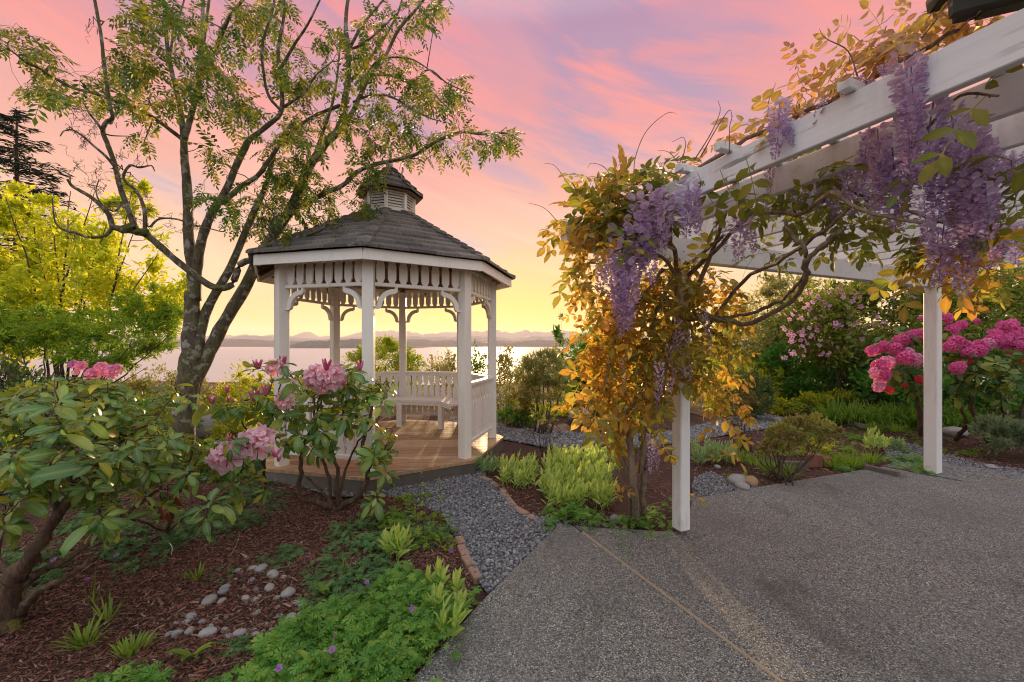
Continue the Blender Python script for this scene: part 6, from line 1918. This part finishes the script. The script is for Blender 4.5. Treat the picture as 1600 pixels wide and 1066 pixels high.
tuft('leaf_tuft', 'bright strap-leaved offshoot with tall thin blades behind the largest tuft', 'plant', G(168, 968), 16, .15, .005, M_blade, .2, .03, gA, 1.6, True)
tuft('leaf_tuft', 'short dense strap-leaved tuft right of the largest one', 'plant', G(205, 1020), 44, .08, .006, M_blade, .2, .06, gA, 1.2, True)
tuft('leaf_tuft', 'small lone strap-leaved tuft in the middle of the mulch', 'plant', G(308, 905), 26, .10, .006, M_blade, .3, .03, gA, 1.2, True)
tuft('leaf_tuft', 'tall thin sprouting blades left of the largest tuft', 'plant', G(145, 940), 8, .20, .004, M_blade, .15, .03, gA, 2.2, True)
def broad(label, base, n, ln, w):
    th = thing('broad_leaf_plant', base, label, 'plant')
    for i in range(n):
        a = i * 2.2 + rng.random(); y = nrm(np.array([math.cos(a), math.sin(a), .7 + .7 * rng.random()]))
        b_ = leaf_base(w, 4, .35, .22, .8); s_ = Acc(); L_ = ln * rng.uniform(.7, 1.1)
        s_.add(base + b_[0] @ frames(y[None], np.array([[0, 0, 1.]]), L_)[0].T, b_[1], rng.random(), b_[2]); build('leaf', s_, M_blade, th, True)
broad('broad-leaved bright green plant in front of the ring of stones', G(300, 1030), 8, .13, .34)
broad('single broad-leaved green seedling under the front geranium carpet edge', G(428, 1015), 7, .12, .25)
broad('upright broad-leaved shoots at the bottom edge of the geranium carpet', G(500, 1055), 9, .16, .22)
broad('small broad-leaved plant beside the violet geranium flower on the mulch', G(505, 925), 6, .08, .4)
gB = 'day lily clumps with arching leaves'
for i, (x, y, lab) in enumerate(((1305, 660, 'leftmost day lily clump of the long row'), (1335, 662, 'day lily clump second from the left of the long row'), (1365, 664, 'day lily clump third from the left of the long row'), (1395, 664, 'day lily clump in the middle of the long row'),
                                 (1425, 665, 'day lily clump just left of the right pergola post'), (1453, 664, 'day lily clump hidden partly by the right pergola post'), (1482, 668, 'day lily clump just right of the right pergola post'), (1505, 668, 'rightmost day lily clump under the pink rhododendron'))):
    b_ = G(x, y); tuft('day_lily', lab, 'plant', b_, 190, .66, .012, M_lily, .6, .20, gB, 1.5)
gC = 'tufts of lime green grass in the right bed'
for x, y, lab, n in ((1205, 738, 'lime grass tuft at the left foot of the azalea', 120), (1225, 745, 'lime grass tuft in front of the azalea stems', 120), (1300, 728, 'lime grass tuft right behind the red bricks', 160), (1330, 726, 'lime grass tuft between the bricks and the geranium patch', 160), (1360, 722, 'rightmost lime grass tuft near the patio corner', 110), (1160, 718, 'lime grass tuft behind the near pergola post', 70), (1365, 672, 'lime grass tuft in front of the day lilies', 110), (1400, 674, 'lime grass tuft left of the right pergola post', 110), (1180, 726, 'thin lime grass tuft between the rose bush and azalea', 60)):
    tuft('grass_tuft', lab, 'grass', G(x, y), n, .24, .004, M_limeg, .45, .10, gC, 1.4)
bpx('small_plant', 'bushy small plant with pale flowers behind the red bricks', 'plant', [(1255, 690, 1300, 715, 5.2)], 700, .035, M_ygreen, nclump=24, stems=4, stemr=.004)
# thin stems with seed heads in the front bed
sk = Skel(4, 0)
for x, y, x1, y1 in ((655, 845, 658, 742), (662, 845, 664, 755), (683, 835, 686, 750), (700, 830, 705, 800), (492, 1010, 490, 955), (540, 900, 537, 870), (648, 840, 650, 790)):
    a = G(x, y); b_ = P(x1, y1, a[1] + .02); sk.limb([a, (a + b_) / 2 + rng.normal(size=3) * .01, b_], .003, .0015, 3, 4)
th = thing('tall_sprouts', G(670, 842), 'thin upright brown-green sprouts rising from the fresh green foliage by the path', 'plant')
build('stem', sk.acc, M_bark_dark, th, kind='stuff')
acc = Acc(); 
for p in sk.P:
    n = 12; idx = rng.integers(len(p) // 2, len(p), n)
    inst(acc, leaf_q, frames(rdir(n, (0, 0, .5)), rdir(n, (0, 0, 1)), .028 * np.ones(n)), p[idx] + rng.normal(size=(n, 3)) * .006)
build('foliage', acc, M_gerl, th, kind='stuff')

# ------------------------------------------------------------------ stones, bricks, boulders
m, nt, out = new_mat('river_stone')
p = geo_pos(nt); n1 = obj_noise(nt, 18.0, 6, .6, p); n2 = obj_noise(nt, 90.0, 3, .6, p)
oi = nt.nodes.new('ShaderNodeObjectInfo')
c = RAMP(nt, oi.outputs['Random'], [(0, (.19, .21, .25)), (.3, (.30, .29, .29)), (.6, (.36, .33, .29)), (.85, (.25, .27, .31)), (1, (.44, .42, .39))]).outputs[0]
c = MIX(nt, MAPR(nt, n1, .4, .7, 0, .5), c, (.20, .18, .16))
c = MIX(nt, MAPR(nt, n2, .55, .7, 0, .4), c, (.12, .12, .12))
b = N(nt, 'BsdfPrincipled', i_Roughness=.65); L(nt, c, b.inputs['Base Color']); bump(nt, n1, .3, .01, b); L(nt, b.outputs[0], out.inputs[0]); M_stone = m
M_rust = simple_mat('rusty_stone', [(.34, .20, .10), (.44, .28, .15)], .7, 14, .4, .01)
M_rock = simple_mat('boulder_rock', [(.26, .24, .23), (.36, .33, .31)], .85, 5, .8, .04)
SB_ = [blob(14, 9, .022, 60 + k) for k in range(5)]
def stone(x, y, r, label, group=None, name='stone', mat=None, h=.66, cat='stone', sink=.25, seed=None, lump=0):
    b_ = SB_[rng.integers(5)] if seed is None else blob(16, 11, lump, seed)
    T = G(x, y + r * .4); s_ = r / F * T[1]
    a = rng.random() * 3.14
    V = b_[0] * np.array([1.15, .85, h]) * s_
    V = V @ np.array([[math.cos(a), math.sin(a), 0], [-math.sin(a), math.cos(a), 0], [0, 0, 1]])
    o_ = Acc().add(V, b_[1], rng.random()); me = o_.mesh(name, True)
    o = link(name, me, mat or M_stone); o.location = (T[0], T[1], float(ground_h(T[0], T[1])) + s_ * h * (1 - sink))
    return setp(o, label, cat, group)
RING0 = [(392, 887, 12), (410, 887, 12), (372, 892, 7), (427, 895, 14), (441, 897, 9), (353, 912, 11), (348, 923, 10), (348, 933, 8), (329, 934, 14), (445, 912, 9), (452, 917, 13), (430, 927, 7), (384, 931, 9), (398, 930, 7), (419, 911, 12), (459, 928, 9), (469, 931, 10), (469, 944, 12), (459, 953, 14),
        (298, 954, 12), (294, 964, 11), (279, 964, 6), (317, 960, 7), (265, 977, 10), (278, 977, 11), (297, 976, 14), (325, 978, 17), (334, 968, 7), (350, 977, 11), (356, 984, 10), (375, 981, 14), (397, 972, 8), (409, 973, 7), (422, 973, 9), (401, 981, 12), (276, 953, 5), (353, 956, 6), (400, 919, 6), (431, 938, 5), (380, 917, 4), (370, 945, 4)]
RING = [(x + rng.normal() * 2.2, y + rng.normal() * 2.0, r * rng.uniform(.6, 1.0)) for x, y, r in RING0]
for x, y in ((405, 945), (415, 955), (388, 950), (440, 950), (408, 930), (366, 905), (395, 905), (310, 945), (340, 955), (425, 915)):
    RING.append((x + rng.normal() * 3, y + rng.normal() * 3, rng.uniform(3.5, 6)))
def ring_side(x, y):
    if y > 950: return 'front row'
    if x < 362: return 'left arm'
    if x > 443: return 'right arm'
    if y < 900: return 'back row'
    return 'middle'
ORD = ['first', 'second', 'third', 'fourth', 'fifth', 'sixth', 'seventh', 'eighth', 'ninth', 'tenth', 'eleventh', 'twelfth', 'thirteenth', 'fourteenth', 'fifteenth', 'sixteenth', 'seventeenth', 'eighteenth', 'nineteenth', 'twentieth', 'last']
sides = {}
for x, y, r in RING: sides.setdefault(ring_side(x, y), []).append((x, y, r))
for sd, lst in sides.items():
    lst.sort(key=lambda v_: v_[1] if 'arm' in sd else v_[0])
    for i_, (x, y, r) in enumerate(lst):
        big_ = 'large' if r > 11 else 'small' if r < 8 else 'smooth'
        stone(x, y, r * .84, sink=rng.uniform(.3, .65), label='%s grey river stone, %s from the %s in the %s of the stone ring' % (big_, ORD[min(i_, 20)], 'back' if 'arm' in sd else 'left', sd), group='river stones laid in a ring on the mulch')
stone(1153, 747, 17, 'large smooth oval grey stone, the biggest of three at the patio corner of the bed', 'three stones at the bed corner', h=.5)
stone(1160, 757, 12, 'smaller pale oval stone in front of the big oval one at the bed corner', 'three stones at the bed corner', h=.5)
stone(1174, 753, 11, 'rusty orange-brown stone beside the two pale ones at the bed corner', 'three stones at the bed corner', mat=M_rust, h=.8)
stone(1121, 728, 5, 'small pale stone alone in the mulch behind the near pergola post')
stone(937, 684, 8, 'pale stone lying in the far gravel left of the wisteria')
stone(960, 806, 8, 'dark rounded stone at the foot of the wisteria', h=.7)
stone(905, 650, 22, 'large rough boulder on the far mulch beyond the woolly plants', None, 'boulder', M_rock, .6, 'boulder', .3, 101, .06)
stone(320, 664, 42, 'grey boulder just right of the rowan trunk', None, 'boulder', M_rock, .55, 'boulder', .3, 102, .06)
stone(245, 672, 34, 'flat pale boulder left of the rowan trunk', None, 'boulder', M_rock, .5, 'boulder', .3, 103, .06)
stone(1160, 640, 20, 'grey boulder by the far gravel bend under the dark evergreen shrub', None, 'boulder', M_rock, .6, 'boulder', .3, 104, .06)
stone(1215, 655, 9, 'small boulder at the end of the far gravel bend', None, 'boulder', M_rock, .5, 'boulder', .3, 105, .06)
stone(1420, 628, 30, 'long pale boulder behind the day lily row', None, 'boulder', M_rock, .35, 'boulder', .3, 106, .05)
stone(1598, 640, 26, 'grey boulder behind the rhododendron trunks at the right edge', None, 'boulder', M_rock, .6, 'boulder', .2, 107, .06)
stone(1490, 672, 16, 'low dark boulder under the right rhododendron', None, 'boulder', M_rock, .5, 'boulder', .2, 108, .06)
stone(1548, 725, 8, 'flat pale stone at the edge of the right gravel', None, 'boulder', M_rock, .4, 'stone', .2, 109, .05)
# old stump beyond
s = Acc(); tube(s, [P(886, 648, 9.6), P(887, 634, 9.6), P(886, 628, 9.6)], [.30, .25, .22], 12, .3, .05); setp(build('tree_stump', s, M_bark_rowan, None, True), 'weathered grey tree stump behind the far boulder', 'stump')

M_brick = simple_mat('worn_brick', [(.26, .15, .10), (.44, .27, .19), (.34, .20, .14)], .9, 22, .5, .01)
M_brickd = simple_mat('red_block', [(.22, .085, .055), (.28, .11, .07)], .85, 16, .4, .01)
gK = 'worn bricks edging the beds along the gravel path'
BR_ = [((727, 868), (737, 882), 'salmon edging brick, brightest of the short left row'), ((720, 851), (728, 866), 'edging brick behind the brightest one of the short left row'), ((738, 886), (748, 902), 'muddy edging brick nearest the patio on the left of the path'), ((717, 838), (722, 849), 'half-buried edging brick at the far end of the short left row'),
       ((826, 804), (843, 812), 'edging brick at the patio end of the curved right row'), ((806, 792), (824, 803), 'edging brick second from the patio in the curved right row'), ((793, 776), (804, 790), 'edging brick third from the patio in the curved right row'), ((784, 762), (792, 775), 'edging brick fourth from the patio in the curved right row'),
       ((768, 752), (782, 761), 'edging brick fifth from the patio in the curved right row'), ((752, 744), (767, 751), 'farthest edging brick of the curved right row, near the deck corner')]
for a, b_, lab in BR_:
    A_, B_ = G(*a), G(*b_); s = Acc(); beam(s, A_ + [0, 0, -.028], B_ + [0, 0, -.028 + rng.normal() * .004], .062, .06, bev=.006)
    setp(build('brick', s, M_brick), lab, 'brick', gK)
for x, w, lab, z in ((1267, .10, 'tall red block, left one of the stack beside the azalea', .17), (1277, .08, 'red block leaning in the middle of the stack beside the azalea', .16), (1291, .09, 'shorter red block, right one of the stack beside the azalea', .13)):
    T = G(x, 727); s = Acc(); bbox_bev(s, T + [0, 0, z / 2 - .02], (w, .12, z), (1, -.35, .05), bev=.012); setp(build('red_block', s, M_brickd), lab, 'block', 'red blocks beside the azalea')
# timber edging behind the patio corner and by the gravel
for (a, b_, lab, mt_) in (((1215, 728), (1262, 728), 'dark timber edging board under the azalea beside the red blocks', M_rim), ((1352, 733), (1405, 745), 'dark timber edging board in front of the geranium patch', M_rim), ((1325, 662), (1362, 670), 'pale stone slab edging in the day lily bed', M_rock)):
    A_, B_ = G(*a), G(*b_); s = Acc(); beam(s, A_ + [0, 0, .01], B_ + [0, 0, .01], .06, .09); setp(build('edging_board', s, mt_), lab, 'edging')

# twigs lying on the mulch
M_tw = simple_mat('dry_twig', [(.26, .19, .14)], .9, 20, 0)
TWL = ['behind the stone ring', 'left of the lone small tuft', 'left of the lone woolly clump', 'beside the red blocks']
for i_, (x, y, x1, y1) in enumerate(((360, 870, 375, 835), (265, 850, 268, 868), (600, 905, 615, 925), (1305, 735, 1325, 728))):
    A_, B_ = G(x, y), G(x1, y1); s = Acc(); tube(s, smooth_path([A_ + [0, 0, .005], (A_ + B_) / 2 + [.012, 0, .015], B_ + [0, 0, .006]], 4), [.0022, .002, .002, .002, .0018, .0018, .0015, .0012, .001][:9], 5)
    setp(build('twig', s, M_tw), 'thin pale dry twig on the mulch ' + TWL[i_], 'twig', 'dry twigs on the mulch')

# fallen leaflets and petals on the slabs near the vine
lit = Acc(); n = 420
c_ = np.column_stack([rng.normal(1.5, 1.3, n), rng.normal(2.6, .9, n)])
c_ = c_[in_poly(c_, PATIO)]; n = len(c_)
inst(lit, leaf_q, frames(rdir(n) * [1, 1, .05], rdir(n, (0, 0, 5)), rng.uniform(.012, .035, n)), np.column_stack([c_, np.full(n, .005)]))
build('fallen_leaves', lit, simple_mat('dry_leaves', [(.34, .20, .07), (.22, .13, .06), (.42, .34, .30)], .9, 20, 0), kind='stuff', label='small dry leaves and petals scattered on the slabs near the vine', cat='leaves')
# ------------------------------------------------------------------ haze
s = Acc(); V = np.array([[x, y, z] for x in (-21000, 21000) for y in (-300, 15500) for z in (WZ - 30, 620)], float)
s.add(V, [BOXF])
m, nt, out = new_mat('haze_air')
pv = nt.nodes.new('ShaderNodeVolumePrincipled')
pv.inputs['Density'].default_value = 4.2e-5
pv.inputs['Color'].default_value = (1.0, .95, .96, 1)
pv.inputs['Anisotropy'].default_value = .3
L(nt, pv.outputs[0], out.inputs['Volume'])
build('haze', s, m, kind='stuff', label='thin evening haze over the sea and the far mountains', cat='haze')
